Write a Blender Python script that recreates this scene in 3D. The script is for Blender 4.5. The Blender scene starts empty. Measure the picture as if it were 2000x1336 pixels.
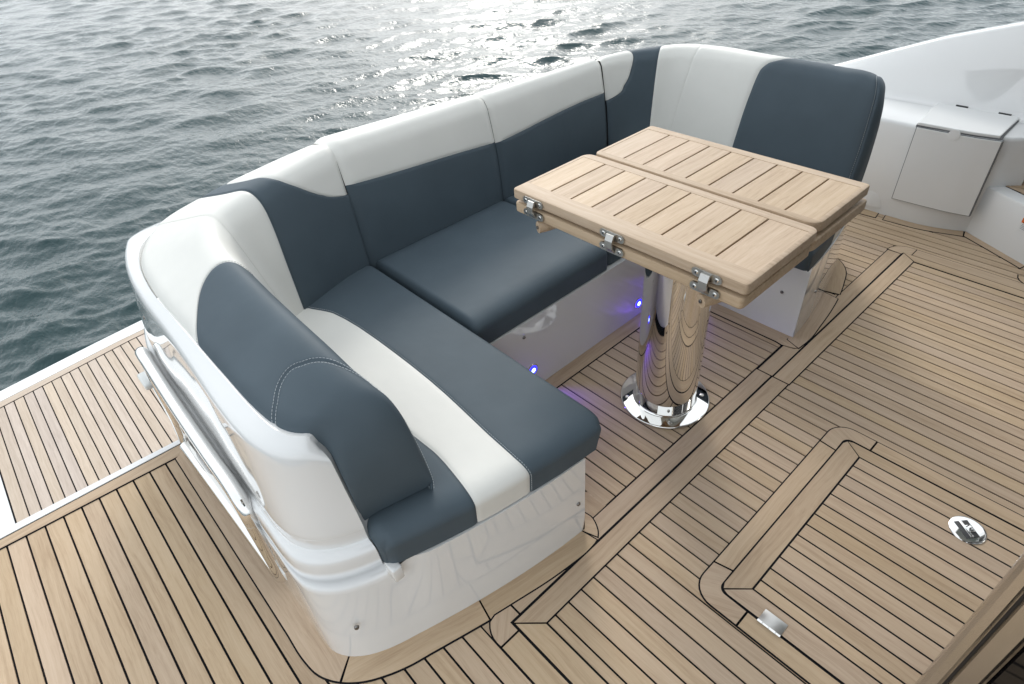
import bpy, bmesh, math, random
import numpy as np
from mathutils import Vector, Matrix

random.seed(7); rng = np.random.default_rng(11)
scene = bpy.context.scene
COL = scene.collection

# ------------------------------------------------------------------ camera
cam_data = bpy.data.cameras.new('camera')
cam = bpy.data.objects.new('camera', cam_data); COL.objects.link(cam)
AX = [(0.73347727, -0.67604161, -0.07056091),
      (-0.47073981, -0.43034476, -0.77019959),
      (0.49032145, 0.59813972, -0.63388780)]          # image right, image down, view direction
right = Vector(AX[0]); down = Vector(AX[1]); fwd = Vector(AX[2])
cam.matrix_world = Matrix(((right.x, -down.x, -fwd.x, 0.0),
                           (right.y, -down.y, -fwd.y, 0.0),
                           (right.z, -down.z, -fwd.z, 1.6),
                           (0, 0, 0, 1)))
cam_data.sensor_width = 36.0
cam_data.lens = 1195.43 / 2000.0 * 36.0
cam_data.clip_start = 0.02; cam_data.clip_end = 6000.0
scene.camera = cam

# ------------------------------------------------------------------ sky and sun
SUN_AZ, SUN_EL = math.radians(50.0), math.radians(33.0)     # azimuth measured from +X towards +Y
world = bpy.data.worlds.new('World'); scene.world = world; world.use_nodes = True
nt = world.node_tree; nt.nodes.clear()
sky = nt.nodes.new('ShaderNodeTexSky'); sky.sky_type = 'NISHITA'; sky.sun_disc = False
sky.sun_elevation = SUN_EL; sky.sun_rotation = math.radians(90.0) - SUN_AZ
sky.air_density = 1.0; sky.dust_density = 4.0; sky.ozone_density = 1.0
hs = nt.nodes.new('ShaderNodeHueSaturation'); hs.inputs['Saturation'].default_value = 0.30
bg = nt.nodes.new('ShaderNodeBackground'); bg.inputs['Strength'].default_value = 0.12
wo = nt.nodes.new('ShaderNodeOutputWorld')
veil = nt.nodes.new('ShaderNodeMix'); veil.data_type = 'RGBA'; veil.inputs[0].default_value = 0.75      # even cloud layer
veil.inputs[7].default_value = (6.3, 6.75, 7.1, 1)
nt.links.new(sky.outputs[0], hs.inputs['Color']); nt.links.new(hs.outputs[0], veil.inputs[6]); nt.links.new(veil.outputs[2], bg.inputs[0]); nt.links.new(bg.outputs[0], wo.inputs[0])

sun_data = bpy.data.lights.new('sun', 'SUN'); sun_data.energy = 0.55; sun_data.angle = math.radians(13.0)
sun_data.color = (1.0, 0.96, 0.90)
sun = bpy.data.objects.new('sun', sun_data); COL.objects.link(sun)
sdir = Vector((math.cos(SUN_EL) * math.cos(SUN_AZ), math.cos(SUN_EL) * math.sin(SUN_AZ), math.sin(SUN_EL)))
sun.rotation_euler = sdir.to_track_quat('Z', 'Y').to_euler()
sun.location = (3, 4, 6)

vs = scene.view_settings
vs.view_transform = 'Standard'; vs.look = 'None'; vs.gamma = 1.0; vs.exposure = 0.94
vs.use_curve_mapping = False
cy = scene.cycles; cy.max_bounces = 6; cy.diffuse_bounces = 3; cy.glossy_bounces = 4; cy.transmission_bounces = 2; cy.caustics_reflective = False; cy.caustics_refractive = False; cy.use_adaptive_sampling = True; cy.adaptive_threshold = 0.02

# ------------------------------------------------------------------ materials
MATS = {}
def new_mat(name):
    m = bpy.data.materials.new(name); m.use_nodes = True
    n = m.node_tree.nodes; l = m.node_tree.links
    b = n['Principled BSDF']; MATS[name] = m
    return m, n, l, b
def nd(n, t, **kw):
    x = n.new(t)
    for k, v in kw.items():
        if k in x.inputs: x.inputs[k].default_value = v
        else: setattr(x, k, v)
    return x
def ramp(n, stops):
    r = n.new('ShaderNodeValToRGB'); e = r.color_ramp.elements
    while len(e) > 1: e.remove(e[-1])
    e[0].position = stops[0][0]; e[0].color = (*stops[0][1], 1)
    for p, c in stops[1:]:
        q = e.new(p); q.color = (*c, 1)
    return r

def plain(name, col, rough=0.5, metal=0.0, coat=0.0, bump=None, spec=0.5):
    m, n, l, b = new_mat(name)
    b.inputs['Base Color'].default_value = (*col, 1); b.inputs['Roughness'].default_value = rough
    b.inputs['Metallic'].default_value = metal; b.inputs['Specular IOR Level'].default_value = spec
    if coat:
        b.inputs['Coat Weight'].default_value = coat; b.inputs['Coat Roughness'].default_value = 0.02
    if bump:
        tc = nd(n, 'ShaderNodeTexCoord'); no = nd(n, 'ShaderNodeTexNoise', Scale=bump[0], Detail=4.0)
        bp = nd(n, 'ShaderNodeBump', Strength=bump[1], Distance=bump[2])
        l.new(tc.outputs['Object'], no.inputs['Vector']); l.new(no.outputs['Fac'], bp.inputs['Height']); l.new(bp.outputs[0], b.inputs['Normal'])
    return m

def teak(name, dark, mid, light, var=0.28, rough=0.62, hv=1.0):
    """wood grain along the object's local Y"""
    m, n, l, b = new_mat(name)
    tc = nd(n, 'ShaderNodeTexCoord'); oi = nd(n, 'ShaderNodeObjectInfo')
    off = nd(n, 'ShaderNodeVectorMath', operation='SCALE'); cmb = nd(n, 'ShaderNodeCombineXYZ')
    for i, k in enumerate((37.0, 91.0, 13.0)):
        mu = nd(n, 'ShaderNodeMath', operation='MULTIPLY'); mu.inputs[1].default_value = k
        l.new(oi.outputs['Random'], mu.inputs[0]); l.new(mu.outputs[0], cmb.inputs[i])
    add = nd(n, 'ShaderNodeVectorMath', operation='ADD')
    l.new(tc.outputs['Object'], add.inputs[0]); l.new(cmb.outputs[0], add.inputs[1])
    # gentle waviness of the grain
    wn = nd(n, 'ShaderNodeTexNoise', Scale=3.2, Detail=2.0); l.new(add.outputs[0], wn.inputs['Vector'])
    wsc = nd(n, 'ShaderNodeVectorMath', operation='SCALE'); wsc.inputs['Scale'].default_value = 0.035
    l.new(wn.outputs['Color'], wsc.inputs[0])
    add2 = nd(n, 'ShaderNodeVectorMath', operation='ADD'); l.new(add.outputs[0], add2.inputs[0]); l.new(wsc.outputs[0], add2.inputs[1])
    def grain(sx, sy, det):
        mp = nd(n, 'ShaderNodeMapping'); mp.inputs['Scale'].default_value = (sx, sy, sx)
        l.new(add2.outputs[0], mp.inputs['Vector'])
        g = nd(n, 'ShaderNodeTexNoise', Scale=1.0, Detail=det, Roughness=0.62); l.new(mp.outputs[0], g.inputs['Vector']); return g
    g1 = grain(95, 2.6, 5.0); g2 = grain(420, 14.0, 3.0); g3 = grain(16, 1.0, 3.0)
    mix = nd(n, 'ShaderNodeMath', operation='MULTIPLY_ADD'); mix.inputs[1].default_value = 0.45
    l.new(g1.outputs['Fac'], mix.inputs[0])
    m2 = nd(n, 'ShaderNodeMath', operation='MULTIPLY'); m2.inputs[1].default_value = 0.27; l.new(g2.outputs['Fac'], m2.inputs[0])
    m3 = nd(n, 'ShaderNodeMath', operation='MULTIPLY_ADD'); m3.inputs[1].default_value = 0.28; l.new(g3.outputs['Fac'], m3.inputs[0]); l.new(m2.outputs[0], m3.inputs[2])
    l.new(m3.outputs[0], mix.inputs[2])
    cr = ramp(n, [(0.33, dark), (0.50, mid), (0.68, light)]); l.new(mix.outputs[0], cr.inputs[0])
    # board to board variation
    h2 = nd(n, 'ShaderNodeHueSaturation')
    mr = nd(n, 'ShaderNodeMapRange'); mr.inputs['To Min'].default_value = 1.0 - var / 2; mr.inputs['To Max'].default_value = 1.0 + var / 2
    l.new(oi.outputs['Random'], mr.inputs[0]); l.new(mr.outputs[0], h2.inputs['Value'])
    fr = nd(n, 'ShaderNodeMath', operation='FRACT'); m7 = nd(n, 'ShaderNodeMath', operation='MULTIPLY'); m7.inputs[1].default_value = 7.31
    l.new(oi.outputs['Random'], m7.inputs[0]); l.new(m7.outputs[0], fr.inputs[0])
    mr2 = nd(n, 'ShaderNodeMapRange'); mr2.inputs['To Min'].default_value = 1 - 0.18 * hv; mr2.inputs['To Max'].default_value = 1 + 0.10 * hv
    l.new(fr.outputs[0], mr2.inputs[0]); l.new(mr2.outputs[0], h2.inputs['Saturation'])
    mr3 = nd(n, 'ShaderNodeMapRange'); mr3.inputs['To Min'].default_value = 0.5 - 0.009 * hv; mr3.inputs['To Max'].default_value = 0.5 + 0.004 * hv
    l.new(fr.outputs[0], mr3.inputs[0]); l.new(mr3.outputs[0], h2.inputs['Hue'])
    wear = nd(n, 'ShaderNodeTexNoise', Scale=2.3, Detail=5.0, Roughness=0.6); gp = nd(n, 'ShaderNodeNewGeometry'); l.new(gp.outputs['Position'], wear.inputs['Vector'])
    wr = ramp(n, [(0.35, (0, 0, 0)), (0.70, (1, 1, 1))]); l.new(wear.outputs['Fac'], wr.inputs[0])
    wm = nd(n, 'ShaderNodeMix'); wm.data_type = 'RGBA'; wmf = nd(n, 'ShaderNodeMath', operation='MULTIPLY'); wmf.inputs[1].default_value = 0.22
    l.new(wr.outputs[0], wmf.inputs[0]); l.new(wmf.outputs[0], wm.inputs[0]); l.new(cr.outputs[0], wm.inputs[6]); wm.inputs[7].default_value = (0.50, 0.40, 0.30, 1)
    l.new(wm.outputs[2], h2.inputs['Color']); l.new(h2.outputs[0], b.inputs['Base Color'])
    b.inputs['Roughness'].default_value = rough; b.inputs['Specular IOR Level'].default_value = 0.25
    bp = nd(n, 'ShaderNodeBump', Strength=0.25, Distance=0.0006); l.new(mix.outputs[0], bp.inputs['Height']); l.new(bp.outputs[0], b.inputs['Normal'])
    return m

def vinyl(name, col, rough, var=0.06):
    m, n, l, b = new_mat(name)
    tc = nd(n, 'ShaderNodeTexCoord')
    no = nd(n, 'ShaderNodeTexNoise', Scale=7.0, Detail=3.0); l.new(tc.outputs['Object'], no.inputs['Vector'])
    cr = ramp(n, [(0.3, tuple(c * (1 - var) for c in col)), (0.7, tuple(c * (1 + var) for c in col))]); l.new(no.outputs['Fac'], cr.inputs[0])
    l.new(cr.outputs[0], b.inputs['Base Color'])
    fine = nd(n, 'ShaderNodeTexVoronoi', Scale=520.0); l.new(tc.outputs['Object'], fine.inputs['Vector'])
    soft = nd(n, 'ShaderNodeTexNoise', Scale=9.0, Detail=2.0); l.new(tc.outputs['Object'], soft.inputs['Vector'])
    b1 = nd(n, 'ShaderNodeBump', Strength=0.22, Distance=0.0005); l.new(fine.outputs['Distance'], b1.inputs['Height'])
    b2 = nd(n, 'ShaderNodeBump', Strength=0.5, Distance=0.005); l.new(soft.outputs['Fac'], b2.inputs['Height']); l.new(b1.outputs[0], b2.inputs['Normal'])
    l.new(b2.outputs[0], b.inputs['Normal'])
    b.inputs['Roughness'].default_value = rough; b.inputs['Specular IOR Level'].default_value = 0.32
    return m

teak('deck_teak', (0.375, 0.262, 0.166), (0.500, 0.370, 0.246), (0.57, 0.437, 0.304), var=0.14, hv=0.5, rough=0.74)
teak('platform_teak', (0.40, 0.32, 0.25), (0.52, 0.43, 0.35), (0.62, 0.53, 0.44), var=0.14)
teak('table_teak', (0.35, 0.243, 0.152), (0.495, 0.367, 0.248), (0.58, 0.455, 0.33), var=0.10, rough=0.5, hv=0.35)
plain('caulk', (0.008, 0.008, 0.010), 0.85, spec=0.15)
plain('gelcoat', (0.75, 0.748, 0.74), 0.05, coat=1.0)
plain('gelcoat_satin', (0.74, 0.742, 0.735), 0.16, coat=0.3)
vinyl('white_vinyl', (0.72, 0.71, 0.668), 0.5, 0.02)
vinyl('blue_vinyl', (0.066, 0.090, 0.109), 0.62, 0.06)
plain('thread_light', (0.55, 0.58, 0.60), 0.6)
plain('thread_white', (0.62, 0.61, 0.58), 0.6)
plain('thread_dark', (0.03, 0.04, 0.05), 0.6)
plain('polished_steel', (0.80, 0.79, 0.77), 0.035, metal=1.0)
plain('brushed_steel', (0.50, 0.49, 0.47), 0.30, metal=1.0, bump=(90.0, 0.1, 0.001))
plain('satin_steel', (0.62, 0.60, 0.57), 0.22, metal=1.0)
plain('screw_metal', (0.22, 0.21, 0.20), 0.35, metal=1.0)
plain('dark_rubber', (0.012, 0.012, 0.014), 0.45)
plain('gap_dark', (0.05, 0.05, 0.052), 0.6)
plain('gap_grey', (0.16, 0.165, 0.17), 0.6)
plain('black_glass', (0.004, 0.004, 0.005), 0.04)
plain('nylon_white', (0.72, 0.73, 0.71), 0.35)
plain('label_white', (0.75, 0.76, 0.76), 0.4)
plain('label_orange', (0.75, 0.16, 0.03), 0.4)
plain('label_ink', (0.03, 0.03, 0.035), 0.5)
plain('label_grey', (0.30, 0.33, 0.36), 0.5)
def emit(name, col, st):
    m, n, l, b = new_mat(name)
    b.inputs['Base Color'].default_value = (*col, 1); b.inputs['Emission Color'].default_value = (*col, 1); b.inputs['Emission Strength'].default_value = st
emit('led_core', (0.30, 0.42, 1.0), 4.0)
emit('led_blue', (0.015, 0.015, 1.0), 2.2)

def water_mat():
    m, n, l, b = new_mat('sea_water')
    geo = nd(n, 'ShaderNodeNewGeometry')
    def nz(sc, det, sx, sy, rot):
        mp = nd(n, 'ShaderNodeMapping'); mp.inputs['Scale'].default_value = (sx, sy, 1); mp.inputs['Rotation'].default_value = (0, 0, rot)
        l.new(geo.outputs['Position'], mp.inputs['Vector'])
        t = nd(n, 'ShaderNodeTexNoise', Scale=sc, Detail=det, Roughness=0.55); l.new(mp.outputs[0], t.inputs['Vector']); return t
    a = nz(4.0, 4.0, 1.0, 0.45, math.radians(-28)); c = nz(14.0, 4.0, 1.0, 0.55, math.radians(-45))
    b1 = nd(n, 'ShaderNodeBump', Strength=0.55, Distance=0.05); l.new(a.outputs['Fac'], b1.inputs['Height'])
    b2 = nd(n, 'ShaderNodeBump', Strength=0.7, Distance=0.022); l.new(c.outputs['Fac'], b2.inputs['Height']); l.new(b1.outputs[0], b2.inputs['Normal'])
    l.new(b2.outputs[0], b.inputs['Normal'])
    b.inputs['Base Color'].default_value = (0.013, 0.038, 0.041, 1)
    b.inputs['Roughness'].default_value = 0.07; b.inputs['IOR'].default_value = 1.34
water_mat()

# ------------------------------------------------------------------ helpers
def tag(o, label=None, cat=None, group=None, kind=None):
    if label: o['label'] = label
    if cat: o['category'] = cat
    if group: o['group'] = group
    if kind: o['kind'] = kind
    return o
def link(name, me, mat=None, parent=None, smooth=False):
    o = bpy.data.objects.new(name, me); COL.objects.link(o)
    if mat: me.materials.append(MATS[mat])
    if parent: o.parent = parent
    if smooth:
        for p in me.polygons: p.use_smooth = True
    return o
def mesh(name, vs_, fs, mat=None, parent=None, smooth=False, origin=None):
    me = bpy.data.meshes.new(name)
    if origin is not None:
        vs_ = [(v[0] - origin[0], v[1] - origin[1], v[2] - origin[2]) for v in vs_]
    me.from_pydata([tuple(map(float, v)) for v in vs_], [], fs); me.update()
    o = link(name, me, mat, parent, smooth)
    if origin is not None: o.location = origin
    return o
def bm_obj(name, bm, mat, parent=None, smooth=False, origin=None):
    bmesh.ops.recalc_face_normals(bm, faces=bm.faces)
    if origin is not None: bmesh.ops.translate(bm, verts=bm.verts, vec=-Vector(origin))
    me = bpy.data.meshes.new(name); bm.to_mesh(me); bm.free()
    o = link(name, me, mat, parent, smooth)
    if origin is not None: o.location = origin
    return o
def auto(o, ang=35):
    """smooth shading with hard edges kept"""
    me = o.data
    for p in me.polygons: p.use_smooth = True
    bm = bmesh.new(); bm.from_mesh(me)
    for e in bm.edges:
        if len(e.link_faces) == 2 and e.calc_face_angle(0) > math.radians(ang): e.smooth = False
    bm.to_mesh(me); bm.free()
    return o
def empty(name, loc):
    o = bpy.data.objects.new(name, None); COL.objects.link(o); o.location = loc; o.empty_display_size = 0.1
    return o
def part_of(o, root):
    """parent while keeping world placement (roots are never rotated)"""
    o.parent = root; o.matrix_parent_inverse = Matrix.Translation(-root.location)
    return o
def bm_box(bm, x0, x1, y0, y1, z0, z1, bevel=0.0, seg=2, M=None):
    vs_ = [bm.verts.new((x, y, z)) for z in (z0, z1) for y in (y0, y1) for x in (x0, x1)]
    f = [(0, 2, 3, 1), (4, 5, 7, 6), (0, 1, 5, 4), (2, 6, 7, 3), (0, 4, 6, 2), (1, 3, 7, 5)]
    fs = [bm.faces.new([vs_[i] for i in q]) for q in f]
    geo = vs_
    if bevel:
        es = set(e for fa in fs for e in fa.edges)
        r = bmesh.ops.bevel(bm, geom=list(es), offset=bevel, segments=seg, affect='EDGES', profile=0.5)
        geo = list(set(v for fa in r['faces'] for v in fa.verts) | set(v for v in vs_ if v.is_valid))
    if M is not None: bmesh.ops.transform(bm, matrix=M, verts=[v for v in geo if v.is_valid])
    return geo
def box(name, x0, x1, y0, y1, z0, z1, mat, parent=None, bevel=0.0, seg=2, smooth=False, M=None):
    bm = bmesh.new(); bm_box(bm, x0, x1, y0, y1, z0, z1, bevel, seg, M)
    o = bm_obj(name, bm, mat, None)
    if smooth or bevel: auto(o, 50)
    if parent: part_of(o, parent)
    return o
def prism(poly, z0, z1):
    n = len(poly); vs_ = [(x, y, z0) for x, y in poly] + [(x, y, z1) for x, y in poly]
    fs = [tuple(range(n - 1, -1, -1)), tuple(range(n, 2 * n))] + [(i, (i + 1) % n, n + (i + 1) % n, n + i) for i in range(n)]
    return vs_, fs
def ccw(poly):
    a = sum(poly[i][0] * poly[(i + 1) % len(poly)][1] - poly[(i + 1) % len(poly)][0] * poly[i][1] for i in range(len(poly)))
    return list(poly) if a > 0 else list(poly)[::-1]
def board(name, poly, z0, z1, mat, parent, ang=0.0):
    """flat board; ang = direction of the grain measured from +Y (the object's local Y follows it)"""
    poly = ccw(poly)
    cx = sum(p[0] for p in poly) / len(poly); cy = sum(p[1] for p in poly) / len(poly)
    c, s = math.cos(-ang), math.sin(-ang)
    loc = [((x - cx) * c - (y - cy) * s, (x - cx) * s + (y - cy) * c) for x, y in poly]
    v, f = prism(loc, z0 - z1, 0.0)
    o = mesh(name, v, f, mat)
    o.location = (cx, cy, z1); o.rotation_euler = (0, 0, ang)
    if parent: part_of(o, parent)
    return o
def cr_eval(ts, P, u):
    """smooth curve through points P at parameters ts (non-uniform cubic Hermite)"""
    ts = np.asarray(ts, float); P = np.asarray(P, float); u = np.clip(np.asarray(u, float), ts[0], ts[-1])
    n = len(ts); d = np.diff(P, axis=0) / np.diff(ts)[:, None]; m = np.zeros_like(P)
    m[0] = d[0]; m[-1] = d[-1]
    for i in range(1, n - 1):
        a = ts[i] - ts[i - 1]; b = ts[i + 1] - ts[i]
        m[i] = (b * d[i - 1] + a * d[i]) / (a + b)
    i = np.clip(np.searchsorted(ts, u, side='right') - 1, 0, n - 2)
    h = ts[i + 1] - ts[i]; x = ((u - ts[i]) / h)[..., None]; h = h[..., None]
    return ((2 * x**3 - 3 * x**2 + 1) * P[i] + (x**3 - 2 * x**2 + x) * h * m[i] + (-2 * x**3 + 3 * x**2) * P[i + 1] + (x**3 - x**2) * h * m[i + 1])
def smooth_path(pts, n):
    P = np.array(pts, float); t = np.concatenate([[0], np.cumsum(np.linalg.norm(np.diff(P, axis=0), axis=1))])
    return cr_eval(t, P, np.linspace(0, t[-1], n))
def tube(name, pts, r, mat, parent=None, seg=14, caps=True):
    P = np.array(pts, float); n = len(P); vs_ = []; fs = []
    up = np.array((0.0, 0.0, 1.0)); prev = None
    for i in range(n):
        d = P[min(i + 1, n - 1)] - P[max(i - 1, 0)]; d /= np.linalg.norm(d)
        if prev is None:
            a = np.cross(d, up if abs(d[2]) < 0.9 else np.array((1.0, 0, 0)))
        else:
            a = prev - d * (prev @ d)
        a /= np.linalg.norm(a); prev = a; b = np.cross(d, a)
        rr = r[i] if hasattr(r, '__len__') else r
        for k in range(seg):
            q = 2 * math.pi * k / seg; vs_.append(P[i] + rr * (math.cos(q) * a + math.sin(q) * b))
    for i in range(n - 1):
        for k in range(seg):
            fs.append((i * seg + k, i * seg + (k + 1) % seg, (i + 1) * seg + (k + 1) % seg, (i + 1) * seg + k))
    if caps:
        fs.append(tuple(range(seg - 1, -1, -1))); fs.append(tuple((n - 1) * seg + k for k in range(seg)))
    o = mesh(name, vs_, fs, mat, None); auto(o, 50)
    if parent: part_of(o, parent)
    return o
def lathe(name, prof, c, mat, parent=None, seg=64, ang=50):
    vs_ = []; fs = []; n = len(prof)
    for r, z in prof:
        for k in range(seg):
            q = 2 * math.pi * k / seg; vs_.append((c[0] + r * math.cos(q), c[1] + r * math.sin(q), c[2] + z))
    for i in range(n - 1):
        for k in range(seg): fs.append((i * seg + k, i * seg + (k + 1) % seg, (i + 1) * seg + (k + 1) % seg, (i + 1) * seg + k))
    fs.append(tuple(range(seg - 1, -1, -1))); fs.append(tuple((n - 1) * seg + k for k in range(seg)))
    o = mesh(name, vs_, fs, mat, None); auto(o, ang)
    if parent: part_of(o, parent)
    return o
def disc_on(name, p, nrm, r, h, mat, parent, seg=20, dome=0.3):
    """small round head standing on a surface at p with normal nrm"""
    nrm = Vector(nrm).normalized(); q = nrm.to_track_quat('Z', 'Y').to_matrix().to_4x4(); M = Matrix.Translation(Vector(p)) @ q
    vs_ = []; fs = []; rings = [(r, -0.002), (r, h * 0.5), (r * 0.82, h * 0.9), (r * 0.4, h)]
    for rr, z in rings:
        for k in range(seg):
            a = 2 * math.pi * k / seg; vs_.append(M @ Vector((rr * math.cos(a), rr * math.sin(a), z)))
    for i in range(len(rings) - 1):
        for k in range(seg): fs.append((i * seg + k, i * seg + (k + 1) % seg, (i + 1) * seg + (k + 1) % seg, (i + 1) * seg + k))
    fs.append(tuple((len(rings) - 1) * seg + k for k in range(seg)))
    o = mesh(name, vs_, fs, mat, None); auto(o, 40)
    if parent: part_of(o, parent)
    return o
def grid_mesh(P):
    ns, nt_ = P.shape[:2]; vs_ = P.reshape(-1, 3)
    fs = [(i * nt_ + j, (i + 1) * nt_ + j, (i + 1) * nt_ + j + 1, i * nt_ + j + 1) for i in range(ns - 1) for j in range(nt_ - 1)]
    return vs_, fs

# ================================================================== SEA
def build_water():
    zw = -1.15
    az = np.concatenate([np.arange(-180, -30, 3.0), np.arange(-30, 2, 0.6), np.arange(2, 106, 0.125), np.arange(106, 140, 0.6), np.arange(140, 180.1, 3.0)])
    r = np.concatenate([np.geomspace(0.5, 2.6, 12)[:-1], np.geomspace(2.6, 45, 540)[:-1], np.geomspace(45, 4500, 90)])
    A_, R_ = np.meshgrid(np.radians(az), r, indexing='ij')
    X = (R_ * np.cos(A_)).astype(np.float32); Y = (R_ * np.sin(A_)).astype(np.float32)
    dr = np.gradient(r)[None, :]
    Z = np.zeros_like(X); DX = np.zeros_like(X); DY = np.zeros_like(X)
    g = np.random.default_rng(5)
    N = 96; lam = np.exp(g.uniform(math.log(0.12), math.log(1.35), N)); th = np.radians(58) + g.normal(0, 0.55, N); ph = g.uniform(0, 2 * math.pi, N)
    # slow gusts modulate the small ripples
    gust = 0.72 + 0.35 * np.sin(X * 0.55 + 1.3 * np.sin(Y * 0.31)) * np.sin(Y * 0.47 + 0.9 * np.sin(X * 0.23))
    for i in range(N):
        k = 2 * math.pi / lam[i]; amp = 0.0037 * lam[i] ** 0.74
        kx, ky = k * math.cos(th[i]), k * math.sin(th[i])
        fade = np.clip((lam[i] / (dr * 2.4) - 0.6), 0, 1).astype(np.float32) * np.clip(1.2 - R_ / 160.0, 0, 1).astype(np.float32)
        p = (kx * X + ky * Y + ph[i]).astype(np.float32); w = amp * fade * (gust if lam[i] < 0.9 else 1.0)
        Z += w * np.cos(p); s_ = w * np.sin(p) * 1.1; DX -= s_ * math.cos(th[i]); DY -= s_ * math.sin(th[i])
    P = np.stack([X + DX, Y + DY, Z + zw], -1)
    na, nr = X.shape
    idx = np.arange(na * nr).reshape(na, nr)
    q = np.stack([idx[:-1, :-1], idx[:-1, 1:], idx[1:, 1:], idx[1:, :-1]], -1).reshape(-1, 4)[:, ::-1]
    me = bpy.data.meshes.new('sea')
    me.vertices.add(na * nr); me.vertices.foreach_set('co', P.reshape(-1).astype(np.float32))
    me.loops.add(q.size); me.loops.foreach_set('vertex_index', q.reshape(-1).astype(np.int32))
    me.polygons.add(len(q)); me.polygons.foreach_set('loop_start', np.arange(0, q.size, 4, dtype=np.int32)); me.polygons.foreach_set('loop_total', np.full(len(q), 4, np.int32))
    me.polygons.foreach_set('use_smooth', np.ones(len(q), bool)); me.update(calc_edges=True); me.validate()
    o = link('sea', me, 'sea_water'); tag(o, 'choppy grey green sea all round the stern', 'sea', kind='structure')
build_water()

# ================================================================== HULL AND DECKS
hull = mesh('hull', *prism(ccw([(-1.3, -2.5), (4.1, -2.5), (4.1, 2.0), (2.79, 2.0), (2.76, 2.26), (0.1, 2.26), (0.045, 2.012), (-1.3, 2.060)]), -1.6, -0.012), 'gelcoat')
tag(hull, 'white hull and transom below the cockpit deck', 'boat hull')

cockpit = mesh('cockpit_deck', *prism(ccw([(-1.3, -2.5), (4.05, -2.5), (4.05, 1.98), (0.044, 1.968), (-1.3, 2.012)]), -0.0119, -0.0035), 'caulk')
tag(cockpit, 'teak laid cockpit sole with black caulked seams', 'deck', kind='structure')

G = 0.0058   # caulk seam
def seam_x(k): return 0.542 + 0.05082 * k - 0.0000566 * k * k
def strip(x0, x1, y0, y1, h=None):
    h = h or G / 2; return [(x0 + h, y0), (x1 - h, y0), (x1 - h, y1), (x0 + h, y1)]
ZP = 0.0
seams = [0.510] + [seam_x(k) for k in range(48)] + [2.851]
for a, b in zip(seams[:-1], seams[1:]):                       # inside the large hatch
    board('plank', strip(a, b, -1.6, 0.584), -0.0035, ZP, 'deck_teak', cockpit)
for a, b in zip(seams[7:], seams[8:]):                        # between the band and the sofa
    if a < 2.0: board('plank', strip(a, b, 0.716, 1.19), -0.0035, ZP, 'deck_teak', cockpit)
    else: board('plank', strip(a, b, 0.704, 2.0), -0.0035, ZP, 'deck_teak', cockpit)
rs = [2.851 + 0.0455 * k for k in range(0, 12)]
for a, b in zip(rs[:-1], rs[1:]):
    board('plank', strip(a, b, 0.704 if a < 2.92 else -1.6, 2.0), -0.0035, ZP, 'deck_teak', cockpit)
ls = [-0.0398 - 0.0537 * k for k in range(24)][::-1] + [0.012, 0.0645, 0.1166, 0.1702, 0.2228, 0.2744, 0.3266, 0.380]
for a, b in zip(ls[:-1], ls[1:]):                             # port side deck and forward of the sofa
    top = 1.931 - 0.059 * (a + b) / 2 if b < 0.02 else 0.98
    if -0.05 < a < 0.0: b = 0.0645 if False else b
    board('plank', strip(a, b, -1.6, top, 0.0029 if b < 0.02 else None), -0.0035, ZP, 'deck_teak', cockpit)

board('plank', [(0.382, 0.655), (0.90, 0.655), (0.90, 0.79), (0.382, 0.79)], -0.0035, ZP - 0.0004, 'deck_teak', cockpit, math.pi / 2)
def arc(cx, cy, r, a0, a1, n=9):
    return [(cx + r * math.cos(math.radians(a0 + (a1 - a0) * i / (n - 1))), cy + r * math.sin(math.radians(a0 + (a1 - a0) * i / (n - 1)))) for i in range(n)]
def inset_bed(poly, g=G * 0.72):
    """polygon grown by the seam width, for the caulk bed under a margin board"""
    p = ccw(poly); n = len(p); out = []
    for i in range(n):
        a = Vector(p[i - 1]); b = Vector(p[i]); c = Vector(p[(i + 1) % n])
        d1 = (b - a); d2 = (c - b)
        if d1.length < 1e-6 or d2.length < 1e-6: continue
        d1.normalize(); d2.normalize()
        n1 = Vector((d1.y, -d1.x)); n2 = Vector((d2.y, -d2.x)); m = (n1 + n2)
        if m.length < 1e-3: m = n1
        m = m.normalized(); k = g / max(0.5, m.dot(n1)); out.append((b.x + m.x * k, b.y + m.y * k))
    return out
def margin(poly, ang, parent=cockpit, mat='deck_teak', lift=0.0, name='margin_board'):
    z0 = lift if abs(lift) > 0.1 else 0.0
    board('caulk_bed', inset_bed(poly), z0 - 0.006, ZP + 0.0014 + lift, 'caulk', parent, ang)
    return board(name, poly, z0 - 0.004, ZP + 0.0024 + lift, mat, parent, ang)
def rect(x0, x1, y0, y1): return [(x0, y0), (x1, y0), (x1, y1), (x0, y1)]
H_ = math.pi / 2
g2 = G / 2
# large hatch: outer frame boards along X
margin(rect(0.475 + g2, 1.753 - g2, 0.650 + g2, 0.712 - g2), H_)
margin(rect(1.753 + g2, 2.883 - g2, 0.647 + g2, 0.708 - g2), H_)
margin(rect(0.380 + g2, 0.444 - g2, -1.6, 0.621 - g2), 0)
oc = [(0.380 + g2, 0.621 + g2), (0.444 - g2, 0.621 + g2), (0.444 - g2, 0.650 + g2), (0.475 - g2, 0.650 + g2), (0.475 - g2, 0.712 - g2)] + arc(0.455, 0.637, 0.073, 90, 180)
margin(oc, math.radians(-45))
margin([(2.883 + g2, 0.647 + g2), (2.900, 0.645), (2.900, 0.612), (2.961, 0.612)] + arc(2.889, 0.636, 0.072, 0, 90), math.radians(45))
margin(rect(2.903, 2.961, -1.6, 0.608), 0)
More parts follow.
